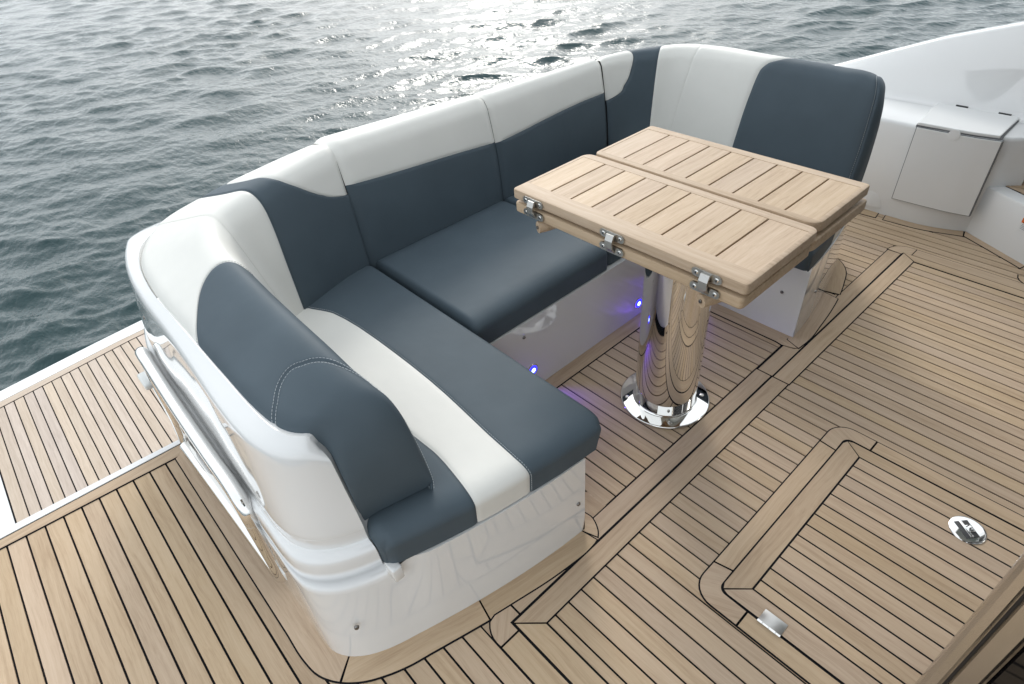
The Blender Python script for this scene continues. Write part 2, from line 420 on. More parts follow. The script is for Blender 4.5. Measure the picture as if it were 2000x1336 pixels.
# inner mitred frame
margin([(0.446 + g2, 0.648 - g2), (0.510, 0.586), (1.753 - g2, 0.586), (1.753 - g2, 0.648 - g2)], H_)
margin([(1.753 + g2, 0.584), (2.851, 0.584), (2.898 - g2, 0.644 - g2), (1.753 + g2, 0.646 - g2)], H_)
margin([(0.446 + g2, 0.648 - 3 * g2), (0.446 + g2, -1.6), (0.509 - g2, -1.6), (0.509 - g2, 0.586 - g2)], 0)
margin([(2.851 + g2, -1.6), (2.899, -1.6), (2.899, 0.641), (2.851 + g2, 0.579)], 0)
margin([(2.965, 0.189), (3.02, 0.189), (3.02, 0.225), (3.0, 0.22), (2.983, 0.21)], 0.4)

# sofa plinth outline on the deck (also used by the sofa itself)
FRONT = [(0.790, 0.704), (0.702, 0.710), (0.614, 0.723), (0.520, 0.737), (0.443, 0.752), (0.367, 0.770), (0.259, 0.797), (0.200, 0.812)]
CORNER = [(0.157, 0.829), (0.114, 0.853), (0.082, 0.883), (0.063, 0.916), (0.057, 0.955)]
SIDE = [(0.057, 1.05), (0.057, 1.2), (0.057, 1.4), (0.057, 1.6), (0.057, 1.85), (0.072, 2.02), (0.100, 2.15), (0.140, 2.275), (0.165, 2.33), (0.21, 2.36), (0.30, 2.378), (0.50, 2.39)]
PATH = FRONT + CORNER + SIDE
def mir(p): return (2.794 - p[0], p[1])
def offset_path(P, d):
    P = np.asarray(P, float); t = np.gradient(P, axis=0); t /= np.linalg.norm(t, axis=1)[:, None]
    nrm = np.stack([t[:, 1], -t[:, 0]], -1)
    return P + nrm * np.asarray(d).reshape(-1, 1)
pp = smooth_path(FRONT + CORNER + [(0.057, 1.05), (0.057, 1.2), (0.057, 1.4), (0.057, 1.65), (0.057, 1.91)], 380)
outw = offset_path(pp, -0.062 + 0 * pp[:, 0])
cut1 = int(np.argmin(abs(pp[:, 0] - 0.424) + (pp[:, 1] > 0.9) * 9)); cut2 = int(np.argmin(np.hypot(pp[:, 0] - 0.085, pp[:, 1] - 0.880)))
inn = offset_path(pp, 0.010 + 0 * pp[:, 0])
def ribbon(i0, i1, P=inn, Q=outw, m=lambda q: q): return [m(tuple(q)) for q in Q[i0:i1 + 1]] + [m(tuple(q)) for q in P[i0:i1 + 1][::-1]]
# end-of-arm margins: the front tip is rounded off towards the inside of the U
tipP = smooth_path([(0.830, 0.745), (0.833, 0.715), (0.824, 0.692), (0.809, 0.670), (0.790, 0.656), (0.750, 0.650), (0.673, 0.655), (0.604, 0.664), (0.480, 0.688), (0.425, 0.699)], 40)
margin([tuple(q) for q in tipP[9:]] + [tuple(outw[cut1]), tuple(inn[cut1]), (0.60, 0.735), (0.775, 0.716)], math.radians(80), lift=0.0012)
margin([(0.777, 0.716), (0.777, 0.75)] + [(0.830, 0.75)] + [tuple(q) for q in tipP[0:9]], math.radians(30), lift=0.0012)
side_i = ribbon(cut1 + 1, cut2); margin(side_i, math.radians(75), lift=0.0012)
end_i = [tuple(q) for q in outw[cut2 + 1:]] + [(0.001, 1.913), (0.046, 1.953), (0.067, 1.958)] + [tuple(q) for q in inn[cut2 + 1:][::-1]]; margin(end_i, math.radians(0), lift=0.0012)
# inside of the U
margin(rect(0.72, 2.1, 1.187, 1.30), H_, lift=0.0006)
margin(rect(1.945, 2.06, 0.716, 1.184), 0, lift=0.0006)
# starboard arm margin
tipR = smooth_path([(1.963, 0.657), (2.010, 0.653), (2.059, 0.653), (2.139, 0.662), (2.253, 0.676), (2.383, 0.700), (2.492, 0.730), (2.593, 0.769), (2.635, 0.802), (2.668, 0.845)], 40)
c3 = 22
margin([tuple(q) for q in tipR[:c3]] + [(2.375, 0.77), (2.2, 0.735), (2.02, 0.722), (1.982, 0.712)], math.radians(100), lift=0.0012)
margin([tuple(q) for q in tipR[c3 + 1:]] + [(2.70, 0.95), (2.65, 0.95), (2.5, 0.83), (2.385, 0.77)], math.radians(115), lift=0.0012)
margin([(1.940, 0.712), (1.952, 0.668), (1.96, 0.662), (1.978, 0.712), (1.995, 0.74), (1.945, 0.74)], 0, lift=0.0010)
# locker margins to starboard
cabL = smooth_path([(3.145, 1.6), (3.140, 0.96), (3.148, 0.838), (3.161, 0.676), (3.217, 0.506)], 30)
cabR = smooth_path([(3.21, 1.6), (3.21, 0.974), (3.21, 0.842), (3.215, 0.679), (3.285, 0.525)], 30)
ci = 20
margin([tuple(q) for q in cabL[:ci]] + [tuple(q) for q in cabR[:ci][::-1]], 0)
margin([tuple(q) for q in cabL[ci:]] + [tuple(q) for q in cabR[ci:][::-1]], math.radians(-10))
margin([(3.222, 0.502), (3.285, 0.515), (3.13, 0.225), (3.083, 0.238)], math.radians(28))
# after edge of the side deck
margin([(-1.3, 1.940 + 0.072), (-1.3, 1.940 + 0.058), (0.003, 1.914), (0.042, 1.948), (0.042, 1.966)] if False else [(-1.3, 2.008), (-1.3, 1.998 - 0.004), (0.003, 1.916), (0.040, 1.947), (0.040, 1.966)], math.radians(93), lift=0.0012)
edge = board('edge_trim', [(-1.3, 2.012), (0.05, 1.970), (0.05, 1.992), (-1.3, 2.056)], -0.0110, 0.006, 'gelcoat', cockpit)

# ------------------------------------------------------------------ swim platform
ZS = -0.57
plat = mesh('swim_platform', *prism(ccw([(-1.6, 1.9), (4.2, 1.9), (4.2, 4.05), (0.6, 3.98), (-0.03, 3.918), (-0.56, 3.852), (-1.6, 3.62)]), ZS - 0.20, ZS - 0.004), 'gelcoat')
tag(plat, 'teak topped swim platform below the stern', 'swim platform', kind='structure')
tk = mesh('caulk_bed', *prism(ccw([(-0.66, 2.02), (3.4, 2.02), (3.4, 3.90), (0.6, 3.852), (0.06, 3.815), (-0.565, 3.742), (-0.66, 3.725)]), ZS - 0.006, ZS - 0.0025), 'caulk'); part_of(tk, plat)
def plat_y(x): return 3.680 + 0.123 * (x + 0.576) + 0.0 if x < 0.12 else 3.766 + 0.05 * (x - 0.12)
ps = [0.0185 + 0.0478 * k for k in range(-13, 12)]
ps = [-0.655] + [p for p in ps if p > -0.62]
for a, b in zip(ps[:-1], ps[1:]):
    board('plank', [(a + g2, 2.03), (b - g2, 2.03), (b - g2, plat_y(b)), (a + g2, plat_y(a))], ZS - 0.003, ZS, 'platform_teak', plat)
margin([(-0.655, plat_y(-0.655) + 0.004), (0.12, plat_y(0.12) + 0.004), (0.6, plat_y(0.6) + 0.004), (0.6, 3.846), (0.06, 3.811), (-0.565, 3.738), (-0.655, 3.722)], math.radians(-83), plat, 'platform_teak', lift=ZS)

# ================================================================== SOFA PLINTH AND COAMING
sofa = empty('sofa_base', (1.397, 1.5, 0))
tag(sofa, 'glossy white moulded U shaped sofa base standing on the cockpit deck', 'sofa base')
# outline on deck -> outline of the coaming edge (z .66) -> outline where the cushion starts (z .69)
SHELL = [((0.790, 0.704), (0.790, 0.800), (0.790, 0.84)), ((0.614, 0.723), (0.612, 0.820), (0.612, 0.85)), ((0.443, 0.752), (0.440, 0.850), (0.44, 0.88)), ((0.340, 0.776), (0.335, 0.875), (0.33, 0.90)),
         ((0.290, 0.789), (0.284, 0.890), (0.28, 0.92)), ((0.240, float(np.polyval(np.polyfit([0.790, 0.702, 0.614, 0.520, 0.443, 0.367, 0.290, 0.240, 0.200, 0.170], [0.704, 0.710, 0.722, 0.737, 0.752, 0.770, 0.789, 0.801, 0.8125, 0.823], 3), 0.24))), (0.236, 0.907), (0.228, 0.938)), ((0.200, 0.813), (0.203, 0.922), (0.217, 0.945)), ((0.157, 0.829), (0.178, 0.940), (0.204, 0.956)), ((0.114, 0.853), (0.158, 0.963), (0.191, 0.973)),
         ((0.082, 0.883), (0.144, 0.990), (0.182, 0.992)), ((0.063, 0.916), (0.134, 1.020), (0.175, 1.016)), ((0.057, 0.955), (0.127, 1.055), (0.170, 1.055)), ((0.057, 1.05), (0.121, 1.125), (0.167, 1.125)), ((0.057, 1.2), (0.121, 1.235), (0.166, 1.235)),
         ((0.057, 1.4), (0.128, 1.41), (0.165, 1.41)), ((0.057, 1.6), (0.134, 1.60), (0.166, 1.60)), ((0.057, 1.85), (0.138, 1.83), (0.170, 1.81)), ((0.072, 2.02), (0.151, 1.985), (0.188, 1.95)), ((0.100, 2.15), (0.172, 2.10), (0.212, 2.035)),
         ((0.140, 2.275), (0.203, 2.20), (0.245, 2.095)), ((0.165, 2.33), (0.225, 2.248), (0.272, 2.125)), ((0.21, 2.36), (0.262, 2.272), (0.308, 2.145)), ((0.30, 2.378), (0.335, 2.288), (0.365, 2.16)), ((0.50, 2.39), (0.505, 2.30), (0.51, 2.165))]
_fx = np.array([0.790, 0.702, 0.614, 0.520, 0.443, 0.367, 0.290, 0.240, 0.200, 0.170]); _fy = np.array([0.704, 0.710, 0.722, 0.737, 0.752, 0.770, 0.789, 0.801, 0.8125, 0.823]); _pf = np.polyfit(_fx, _fy, 3)
_cr = np.array([0.790, 0.69, 0.59, 0.49, 0.39, 0.33, 0.285, 0.240, 0.200])      # fair curve for the forward face
SHELL = [((x, float(np.polyval(_pf, x))), (x - 0.004, float(np.polyval(_pf, x)) + 0.103), (x - 0.008, float(np.polyval(_pf, x)) + 0.135)) for x in _cr[:-2]] + [q for q in SHELL if q[0][0] < 0.25 or q[0][1] > 1.0]
def build_shell():
    A0 = np.array([q[0] for q in SHELL]); t = np.concatenate([[0], np.cumsum(np.linalg.norm(np.diff(A0, axis=0), axis=1))])
    u = np.linspace(0, t[-1], 150)
    por = [cr_eval(t, np.array([q[k] for q in SHELL], float), u) for k in range(3)]
    m = lambda P: np.stack([2.794 - P[:, 0], P[:, 1]], -1)[::-1]
    xr = np.linspace(0.58, 2.214, 18); rear = [np.stack([xr, np.full(18, y)], -1) for y in (2.393, 2.303, 2.168)]
    A_, T_, B_ = [np.concatenate([p, r, m(p)]) for p, r in zip(por, rear)]
    n = len(A_); xs = A_[:, 0]; xm = np.minimum(xs, 2.794 - xs)
    w = np.where(A_[:, 1] > 1.0, 1.0, np.clip((0.34 - xm) / 0.10, 0, 1)); w = w * w * (3 - 2 * w)
    low = [(0.0, 0.0), (0.10, 0.055), (0.20, 0.130), (0.27, 0.187), (0.325, 0.233)]
    up_ = [(0.355, 0.260), (0.372, 0.279), (0.381, 0.300), (0.387, 0.335), (0.3915, 0.385), (0.3940, 0.440), (0.3955, 0.505), (0.399, 0.545), (0.415, 0.560), (0.4300, 0.567), (0.4325, 0.5585), (0.437, 0.557), (0.450, 0.567), (0.480, 0.625), (0.52, 0.71), (0.56, 0.795), (0.60, 0.875), (0.632, 0.94), (0.650, 0.978)]
    lip = [(0.656, 0.03), (0.661, 0.10), (0.667, 0.24), (0.674, 0.46), (0.682, 0.72), (0.689, 0.95), (0.691, 1.0)]
    dz = np.clip((xm - 0.170) / 0.07, 0, 1) ** 2 * (A_[:, 1] < 1.0) * 0.034
    rows = []
    for z, g in low: rows.append(np.concatenate([A_ + (T_ - A_) * (g * w)[:, None], np.full((n, 1), z)], 1))
    for z, g in up_: rows.append(np.concatenate([A_ + (T_ - A_) * (g * w)[:, None], (z - dz * max(0.0, (z - 0.46) / 0.23))[:, None]], 1))
    for z, g in lip: rows.append(np.concatenate([T_ + (B_ - T_) * g, (z - dz * (z - 0.46) / 0.23)[:, None]], 1))
    I_ = np.stack([np.where(xs < 1.397, 0.34, 2.60), np.clip(B_[:, 1] + 0.06, 1.03, 1.85)], -1); far = (A_[:, 1] > 1.75); I_[far] = B_[far] + (np.array([1.397, 1.2]) - B_[far]) * 0.03
    rows.append(np.concatenate([I_, np.where(far, 0.58, 0.64)[:, None]], 1))
    i0 = int(np.argmin(np.abs(por[0][:, 0] - 0.238) + (por[0][:, 1] > 0.9) * 9)); i1 = n - 1 - i0
    V = np.concatenate(rows); fs = []
    nl = len(low); nr = len(rows)
    for r in range(nr - 1):
        lo, hi = (0, n - 1) if r < nl - 1 else (i0, i1)
        for i in range(lo, hi): fs.append((r * n + i, r * n + i + 1, (r + 1) * n + i + 1, (r + 1) * n + i)[::-1])
    V = list(map(tuple, V))
    inner = [(2.007, 0.705), (2.007, 1.245), (0.787, 1.245), (0.787, 0.705)]
    base = len(V)
    for x, y in inner: V.append((x, y, 0.0))
    for x, y in inner: V.append((x, y, 0.325))
    r4 = (nl - 1) * n
    fs += [(base + 0, base + 4, base + 5, base + 1), (base + 1, base + 5, base + 6, base + 2), (base + 2, base + 6, base + 7, base + 3)]
    fs += [(n - 1, r4 + n - 1, base + 4, base), (base + 3, base + 7, r4, 0)]
    fs.append(tuple([r4 + i for i in range(n)] + [base + 4, base + 5, base + 6, base + 7]))
    for i, flip in ((i0, False), (i1, True)):           # close the ends of the coaming
        ring = [r * n + i for r in range(nl - 1, nr)]
        e = len(V); q = V[(nr - 1) * n + i]; V.append((q[0], q[1], 0.325))
        f = tuple(ring + [e]); fs.append(f if flip else f[::-1])
    o = mesh('moulding', V, fs, 'gelcoat'); bm = bmesh.new(); bm.from_mesh(o.data); bmesh.ops.recalc_face_normals(bm, faces=bm.faces); bm.to_mesh(o.data); bm.free()
    auto(o, 26); part_of(o, sofa)
    wn = o.modifiers.new('weighted', 'WEIGHTED_NORMAL'); wn.keep_sharp = True; wn.weight = 100
build_shell()
# recess under the end of the port seat cushion
rc = box('drain_recess', 0.236, 0.262, 0.790, 0.83, 0.285, 0.332, 'gelcoat', sofa, bevel=0.004)
box('seam_shade_sheet', 0.62, 2.42, 1.925, 1.94, 0.33, 0.80, 'gap_dark', sofa)  # added dark sheet so the crevices between backrest cushions read as shaded
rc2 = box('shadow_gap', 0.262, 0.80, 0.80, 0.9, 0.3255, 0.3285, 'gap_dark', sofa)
for p, nn in (((1.075, 1.245, 0.268), (0, -1, 0)), ((0.764, 0.7055, 0.150), (-0.1, -1, 0)), ((0.126, 0.8455, 0.152), (-0.5, -0.8, 0)), ((2.007, 0.789, 0.182), (-1, 0, 0)),
              ((2.115, 0.7075, 0.165), (0.1, -1, 0)), ((0.1215, 1.095, 0.565), (-1, 0, 0.15)), ((0.128, 1.885, 0.565), (-1, 0.1, 0.1)), ((0.46, 0.7485, 0.05), (-0.2, -1, 0))):
    if p[0] == 0.46: continue
    disc_on('screw_head', p, nn, 0.0062, 0.005, 'screw_metal', sofa)
def led(p, nn, hidden=False):
    r = empty('courtesy_light', p)
    nn = Vector(nn).normalized(); p = Vector(p)
    bz = disc_on('bezel', p, nn, 0.025, 0.004, 'polished_steel', r, 28)
    disc_on('lens', p + nn * 0.0035, nn, 0.0190, 0.003, 'led_blue', bz, 24)
    disc_on('diode', p + nn * 0.0065, nn, 0.0095, 0.0012, 'led_core', bz, 20)
    L = bpy.data.lights.new('courtesy_glow', 'SPOT'); L.energy = 1.1; L.color = (0.10, 0.04, 1.0); L.spot_size = math.radians(100); L.spot_blend = 0.8; L.shadow_soft_size = 0.01
    lo = bpy.data.objects.new('courtesy_glow', L); COL.objects.link(lo); lo.location = p + nn * 0.014
    d = (nn + Vector((0, 0, -0.55))).normalized(); lo.rotation_euler = (-d).to_track_quat('Z', 'Y').to_euler(); part_of(lo, r)
    return r
tag(led((1.718, 1.2452, 0.066), (0, -1, 0)), 'round blue courtesy light in the sofa base right behind the table pedestal', 'light', 'blue courtesy lights')
tag(led((1.105, 1.2452, 0.098), (0, -1, 0)), 'round blue courtesy light half hidden by the near seat cushion', 'light', 'blue courtesy lights')

tag(led((2.0068, 1.115, 0.070), (-1, 0, 0)), 'round blue courtesy light low on the far arm of the sofa base under the table', 'light', 'blue courtesy lights')

# ================================================================== CUSHIONS
def patch(name, F, s0, s1, t0, t1, mat, parent, ns=40, nt_=40, seam=(1, 1, 1, 1), depth=0.0035, width=0.006, ts=None):
    """panel of a cushion: s from s0(t) to s1(t) for t in t0..t1; edges listed in seam (s0,s1,t0,t1) are pulled in"""
    f0 = s0 if callable(s0) else (lambda t: np.full_like(t, s0)); f1 = s1 if callable(s1) else (lambda t: np.full_like(t, s1))
    c = np.linspace(0, 1, ns); c = 0.55 * (0.5 - 0.5 * np.cos(math.pi * c)) + 0.45 * c
    c = np.unique(np.concatenate([c, [0.004, 0.01, 0.99, 0.996]])); ns = len(c)
    t = (t0 + (t1 - t0) * (0.5 - 0.5 * np.cos(math.pi * np.linspace(0, 1, nt_)))) if ts is None else np.asarray(ts)
    Tt = np.repeat(t[None, :], ns, 0); a, b = f0(t), f1(t)
    S = a[None, :] + (b - a)[None, :] * c[:, None]
    P = F(S, Tt)
    e = 1e-3
    # normals from the surface itself
    ds = F(np.clip(S + e, 0, 1), Tt) - F(np.clip(S - e, 0, 1), Tt); dt = F(S, np.clip(Tt + e, 0, 1)) - F(S, np.clip(Tt - e, 0, 1))
    N = np.cross(ds, dt); N /= (np.linalg.norm(N, axis=-1, keepdims=True) + 1e-12)
    la = np.concatenate([np.zeros((1, P.shape[1])), np.cumsum(np.linalg.norm(np.diff(P, axis=0), axis=-1), 0)]); lb = la[-1:] - la
    ta = np.concatenate([np.zeros((P.shape[0], 1)), np.cumsum(np.linalg.norm(np.diff(P, axis=1), axis=-1), 1)], 1); tb = ta[:, -1:] - ta
    g = np.zeros(P.shape[:2])
    for k, L in enumerate((la, lb, ta, tb)):
        if seam[k]: g = np.maximum(g, seam[k] * depth * np.exp(-(L / (width * (1 + 0.6 * (seam[k] - 1)))) ** 1.5))
    P = P - N * g[..., None] * F.sign
    v, f = grid_mesh(P)
    if F.sign < 0: f = [q[::-1] for q in f]
    o = mesh(name, v, f, mat, None, smooth=True)
    part_of(o, parent)
    return o
def stitches(F, curve, mat, parent, off=0.0, step=0.0078, dash=0.0052, w=0.0011, lift=0.0005, name='stitching'):
    """row of stitches along a curve of (s,t) pairs on surface F, shifted sideways by off"""
    s = np.array([c[0] for c in curve]); t = np.array([c[1] for c in curve])
    P = F(s, t); e = 1e-3
    N = np.cross(F(np.clip(s + e, 0, 1), t) - F(np.clip(s - e, 0, 1), t), F(s, np.clip(t + e, 0, 1)) - F(s, np.clip(t - e, 0, 1)))
    N = N / (np.linalg.norm(N, axis=1, keepdims=True) + 1e-12) * F.sign
    T = np.gradient(P, axis=0); T /= (np.linalg.norm(T, axis=1, keepdims=True) + 1e-12); B = np.cross(N, T)
    Q = P + B * off + N * lift
    L = np.concatenate([[0], np.cumsum(np.linalg.norm(np.diff(Q, axis=0), axis=1))])
    V, Fs = [], []
    for d in np.arange(0.002, L[-1] - dash, step):
        pa, pb = [np.array([np.interp(x, L, Q[:, k]) for k in range(3)]) for x in (d, d + dash)]
        nn = np.array([np.interp(d, L, N[:, k]) for k in range(3)]); tt = pb - pa; tt /= np.linalg.norm(tt); bb = np.cross(nn, tt)
        base = len(V)
        for p_ in (pa, pb):
            for a, b in ((-1, 0), (0, 1), (1, 0)): V.append(p_ + bb * a * w * 0.5 + nn * b * w * 0.8)
        Fs += [(base, base + 3, base + 4, base + 1), (base + 1, base + 4, base + 5, base + 2), (base, base + 1, base + 2), (base + 3, base + 5, base + 4)]
    if not V: return None
    o = mesh(name, V, Fs, mat, None); part_of(o, parent); return o

class Loft:
    """backrest surface: each station gives foot, ridge and outer points; t runs foot -> ridge -> outer -> down"""
    def __init__(self, st, r1=0.075, r2=0.045, bulge=0.010, sign=1, drop=0.10):
        self.s = np.array([q[0] for q in st], float); self.A = np.array([q[1] for q in st], float); self.B = np.array([q[2] for q in st], float); self.C = np.array([q[3] for q in st], float)
        self.r1, self.r2, self.bulge, self.sign, self.drop = r1, r2, bulge, sign, drop
        self.warp = None
    def __call__(self, S, T):
        S = np.asarray(S, float); T = np.asarray(T, float)
        A = cr_eval(self.s, self.A, S); B = cr_eval(self.s, self.B, S); C = cr_eval(self.s, self.C, S)
        D = C.copy(); D[..., 2] -= self.drop
        def unit(v): return v / (np.linalg.norm(v, axis=-1, keepdims=True) + 1e-9)
        lAB = np.linalg.norm(B - A, axis=-1, keepdims=True); lBC = np.linalg.norm(C - B, axis=-1, keepdims=True)
        r1 = np.minimum(self.r1, 0.45 * np.minimum(lAB, lBC)); r2 = np.minimum(self.r2, 0.45 * np.minimum(lBC, self.drop))
        uAB, uBC, uCD = unit(B - A), unit(C - B), unit(D - C)
        b0, b1 = B - uAB * r1, B + uBC * r1; c0, c1 = C - uBC * r2, C + uCD * r2
        t = T[..., None]; x = lambda a, b: np.clip((t - a) / (b - a), 0, 1)
        bez = lambda p, q, r, u: (1 - u) ** 2 * p + 2 * u * (1 - u) * q + u * u * r
        u1, u2, u3, u4, u5 = x(0, .4), x(.4, .6), x(.6, .82), x(.82, .95), x(.95, 1)
        P = np.where(t <= .4, A + (b0 - A) * u1, np.where(t <= .6, bez(b0, B, b1, u2), np.where(t <= .82, b1 + (c0 - b1) * u3, np.where(t <= .95, bez(c0, C, c1, u4), c1 + (D - c1) * u5))))
        # soft fullness of the padding on the inner face
        Nn = unit(np.cross(uAB, uBC)); inn_ = unit(np.cross(uAB, Nn)) * -1.0
        toC = np.sum(inn_ * (C - B), -1, keepdims=True); inn_ = np.where(toC > 0, -inn_, inn_)
        P = P + inn_ * self.bulge * np.sin(math.pi * np.clip(t / 0.46, 0, 1)) ** 1.0
        return P

ZF = 0.395
def lerp(a, b, u): return a + (b - a) * u
# ---- port arm + corner backrest
arm_end = [  # s, y of section, height factor
    (0.000, 0.876, 0.00), (0.020, 0.868, 0.16), (0.042, 0.870, 0.38), (0.064, 0.880, 0.58), (0.082, 0.895, 0.715), (0.098, 0.914, 0.805), (0.112, 0.935, 0.865), (0.125, 0.957, 0.905), (0.138, 0.980, 0.935), (0.152, 1.006, 0.960), (0.168, 1.036, 0.982), (0.190, 1.078, 1.0)]
port_st = []; ZQ = 0.4345
for s, y, h in arm_end:
    k = np.clip((y - 0.86) / 0.2, 0, 1)
    xo = np.interp(y, [0.86, 0.915, 0.935, 0.957, 0.980, 1.006, 1.036, 1.078], [0.2375, 0.2385, 0.232, 0.207, 0.190, 0.179, 0.172, 0.167])
    xf = lerp(0.388, 0.40, k); xr = lerp(0.380, 0.366, k)
    zr = ZQ + (0.800 - ZQ) * h; zo = ZQ + (0.697 - ZQ) * min(1.0, h * 1.13)
    kk = float(np.clip((1.02 - y) / 0.11, 0, 1)); kk = kk * kk * (3 - 2 * kk)
    port_st.append((s, (xf + 0.016 * kk, y - 0.028 * kk, ZQ), (xr + 0.016 * kk, y - 0.026 * kk, max(zr, ZQ + 0.004)), (xo, y + 0.010 * kk, max(zo, ZQ + 0.002))))
port_st += [
    (0.30, (0.405, 1.28, ZQ), (0.366, 1.28, 0.806), (0.160, 1.28, 0.695)),
    (0.42, (0.415, 1.48, ZQ), (0.370, 1.50, 0.810), (0.160, 1.52, 0.695)),
    (0.50, (0.435, 1.60, 0.43), (0.374, 1.64, 0.815), (0.163, 1.76, 0.697)),
    (0.57, (0.472, 1.685, 0.42), (0.388, 1.735, 0.822), (0.200, 2.00, 0.700)),
    (0.63, (0.512, 1.722, ZF), (0.425, 1.795, 0.832), (0.300, 2.135, 0.715)),
    (0.71, (0.552, 1.738, ZF), (0.540, 1.825, 0.850), (0.480, 2.150, 0.750)),
    (0.84, (0.700, 1.790, ZF), (0.700, 1.860, 0.866), (0.690, 2.115, 0.790)),
    (1.00, (0.862, 1.835, ZF), (0.866, 1.895, 0.872), (0.880, 2.070, 0.822))]
FPort = Loft(port_st, r1=0.085, r2=0.05, bulge=0.010, sign=1)
bp = empty('corner_backrest', (0.45, 1.6, 0.4)); tag(bp, 'padded backrest wrapping the near corner and arm, blue with white corner and stitched blue end', 'backrest cushion', 'backrest cushions of the sofa')
def tcurve(pts):
    tt = [p[0] for p in pts]; ss = [p[1] for p in pts]
    return lambda t: np.interp(t, tt, ss) if len(pts) < 3 else cr_eval(tt, np.array(ss)[:, None], np.asarray(t))[..., 0]
b_end = tcurve([(0, 0.030), (0.10, 0.048), (0.25, 0.078), (0.40, 0.112), (0.48, 0.143), (0.55, 0.172), (0.62, 0.192), (0.72, 0.195), (0.80, 0.184), (0.86, 0.170), (0.95, 0.156), (1, 0.152)])
b_white = tcurve([(0, 0.44), (0.25, 0.445), (0.40, 0.453), (0.50, 0.462), (0.60, 0.462), (0.70, 0.447), (0.80, 0.418), (0.90, 0.378), (1.0, 0.36)])
b_crease = tcurve([(0, 0.60), (0.4, 0.612), (0.5, 0.622), (0.7, 0.628), (1, 0.63)])
b_blue = tcurve([(0, 0.700), (0.2, 0.712), (0.40, 0.722), (0.50, 0.716), (0.62, 0.704), (0.8, 0.700), (1.0, 0.700)])
def b_cap(t):
    t = np.asarray(t, float); return 1.0 - cr_eval([0.30, 0.318, 0.345, 0.38, 0.43, 0.50, 0.60, 0.75, 1.0], np.array([0.0, 0.055, 0.10, 0.142, 0.182, 0.215, 0.237, 0.25, 0.25])[:, None], t)[..., 0]
patch('end_panel', FPort, 0.0, b_end, 0, 1, 'blue_vinyl', bp, 30, 90, (0, 1, 0, 0))
patch('top_panel', FPort, b_end, b_white, 0, 1, 'blue_vinyl', bp, 36, 90, (1, 1, 0, 0))
patch('corner_panel', FPort, b_white, b_crease, 0, 1, 'white_vinyl', bp, 30, 90, (1, 0.5, 0, 0))
patch('corner_panel', FPort, b_crease, b_blue, 0, 1, 'white_vinyl', bp, 30, 90, (0.5, 1, 0, 0))
tl = np.unique(np.concatenate([np.linspace(0, 0.30, 22), np.linspace(0.30, 0.36, 20), np.linspace(0.36, 1, 52)]))
patch('blue_panel', FPort, b_blue, lambda t: np.where(t <= 0.30, 1.0, b_cap(np.maximum(t, 0.30))), 0, 1, 'blue_vinyl', bp, 36, 0, (1, 1, 0, 0), ts=tl)
patch('cap_panel', FPort, b_cap, 1.0, 0.3002, 1, 'white_vinyl', bp, 30, 0, (1, 3, 0, 0), ts=np.unique(np.concatenate([np.linspace(0.3002, 0.36, 22), np.linspace(0.36, 1, 52)])))
tt = np.linspace(0.02, 0.93, 160)
stitches(FPort, list(zip(b_end(tt), tt)), 'thread_light', bp, 0.0058)
stitches(FPort, list(zip(b_end(tt), tt)), 'thread_light', bp, -0.0058)
stitches(FPort, list(zip(b_blue(tt), tt)), 'thread_dark', bp, -0.0035)
stitches(FPort, list(zip(b_crease(tt), tt)), 'thread_white', bp, 0.004)
stitches(FPort, list(zip(b_white(tt), tt)), 'thread_dark', bp, 0.0035)

# ---- two straight backrests along the stern
def back_panel(x0, x1, f, label, zt0, zt1, yo0, yo1, rise):
    xs = np.linspace(x0, x1, 5)
    st = []
    for i, x in enumerate(xs):
        u = i / 4
        st.append((u, (x, lerp(1.832, 1.832, u), ZF), (x, 1.895, lerp(zt0, zt1, u)), (x, lerp(yo0, yo1, u), lerp(zt0, zt1, u) - 0.035)))
    F = Loft(st, r1=0.075, r2=0.05, bulge=0.016, sign=1)
    root = empty('straight_backrest', ((x0 + x1) / 2, 1.85, ZF)); tag(root, label, 'backrest cushion', 'backrest cushions of the sofa')
    bd = lambda s: cr_eval([0, .2, .45, .75, 1], np.array(rise)[:, None], np.asarray(s))[..., 0]
    class G2:
        sign = 1
        def __init__(self, lo, hi): self.lo, self.hi = lo, hi
        def __call__(self, S, T):
            a = self.lo(S); b = self.hi(S); return F(S, a + (b - a) * T)
    lowp = G2(lambda s: np.zeros_like(np.asarray(s, float)), bd); upp = G2(bd, lambda s: np.ones_like(np.asarray(s, float)))
    patch('blue_panel', lowp, 0, 1, 0, 1, 'blue_vinyl', root, 44, 44, (4, 4, 0, 1))
    patch('white_panel', upp, 0, 1, 0, 1, 'white_vinyl', root, 44, 60, (4, 4, 1, 0))
    return root
back_panel(0.864, 1.536, None, 'straight white topped blue backrest nearest the near corner of the sofa', 0.872, 0.850, 2.075, 2.035, [0.325, 0.315, 0.305, 0.290, 0.275])
back_panel(1.538, 2.209, None, 'straight white topped blue backrest behind the folded table', 0.850, 0.832, 2.035, 1.985, [0.270, 0.275, 0.285, 0.292, 0.290])

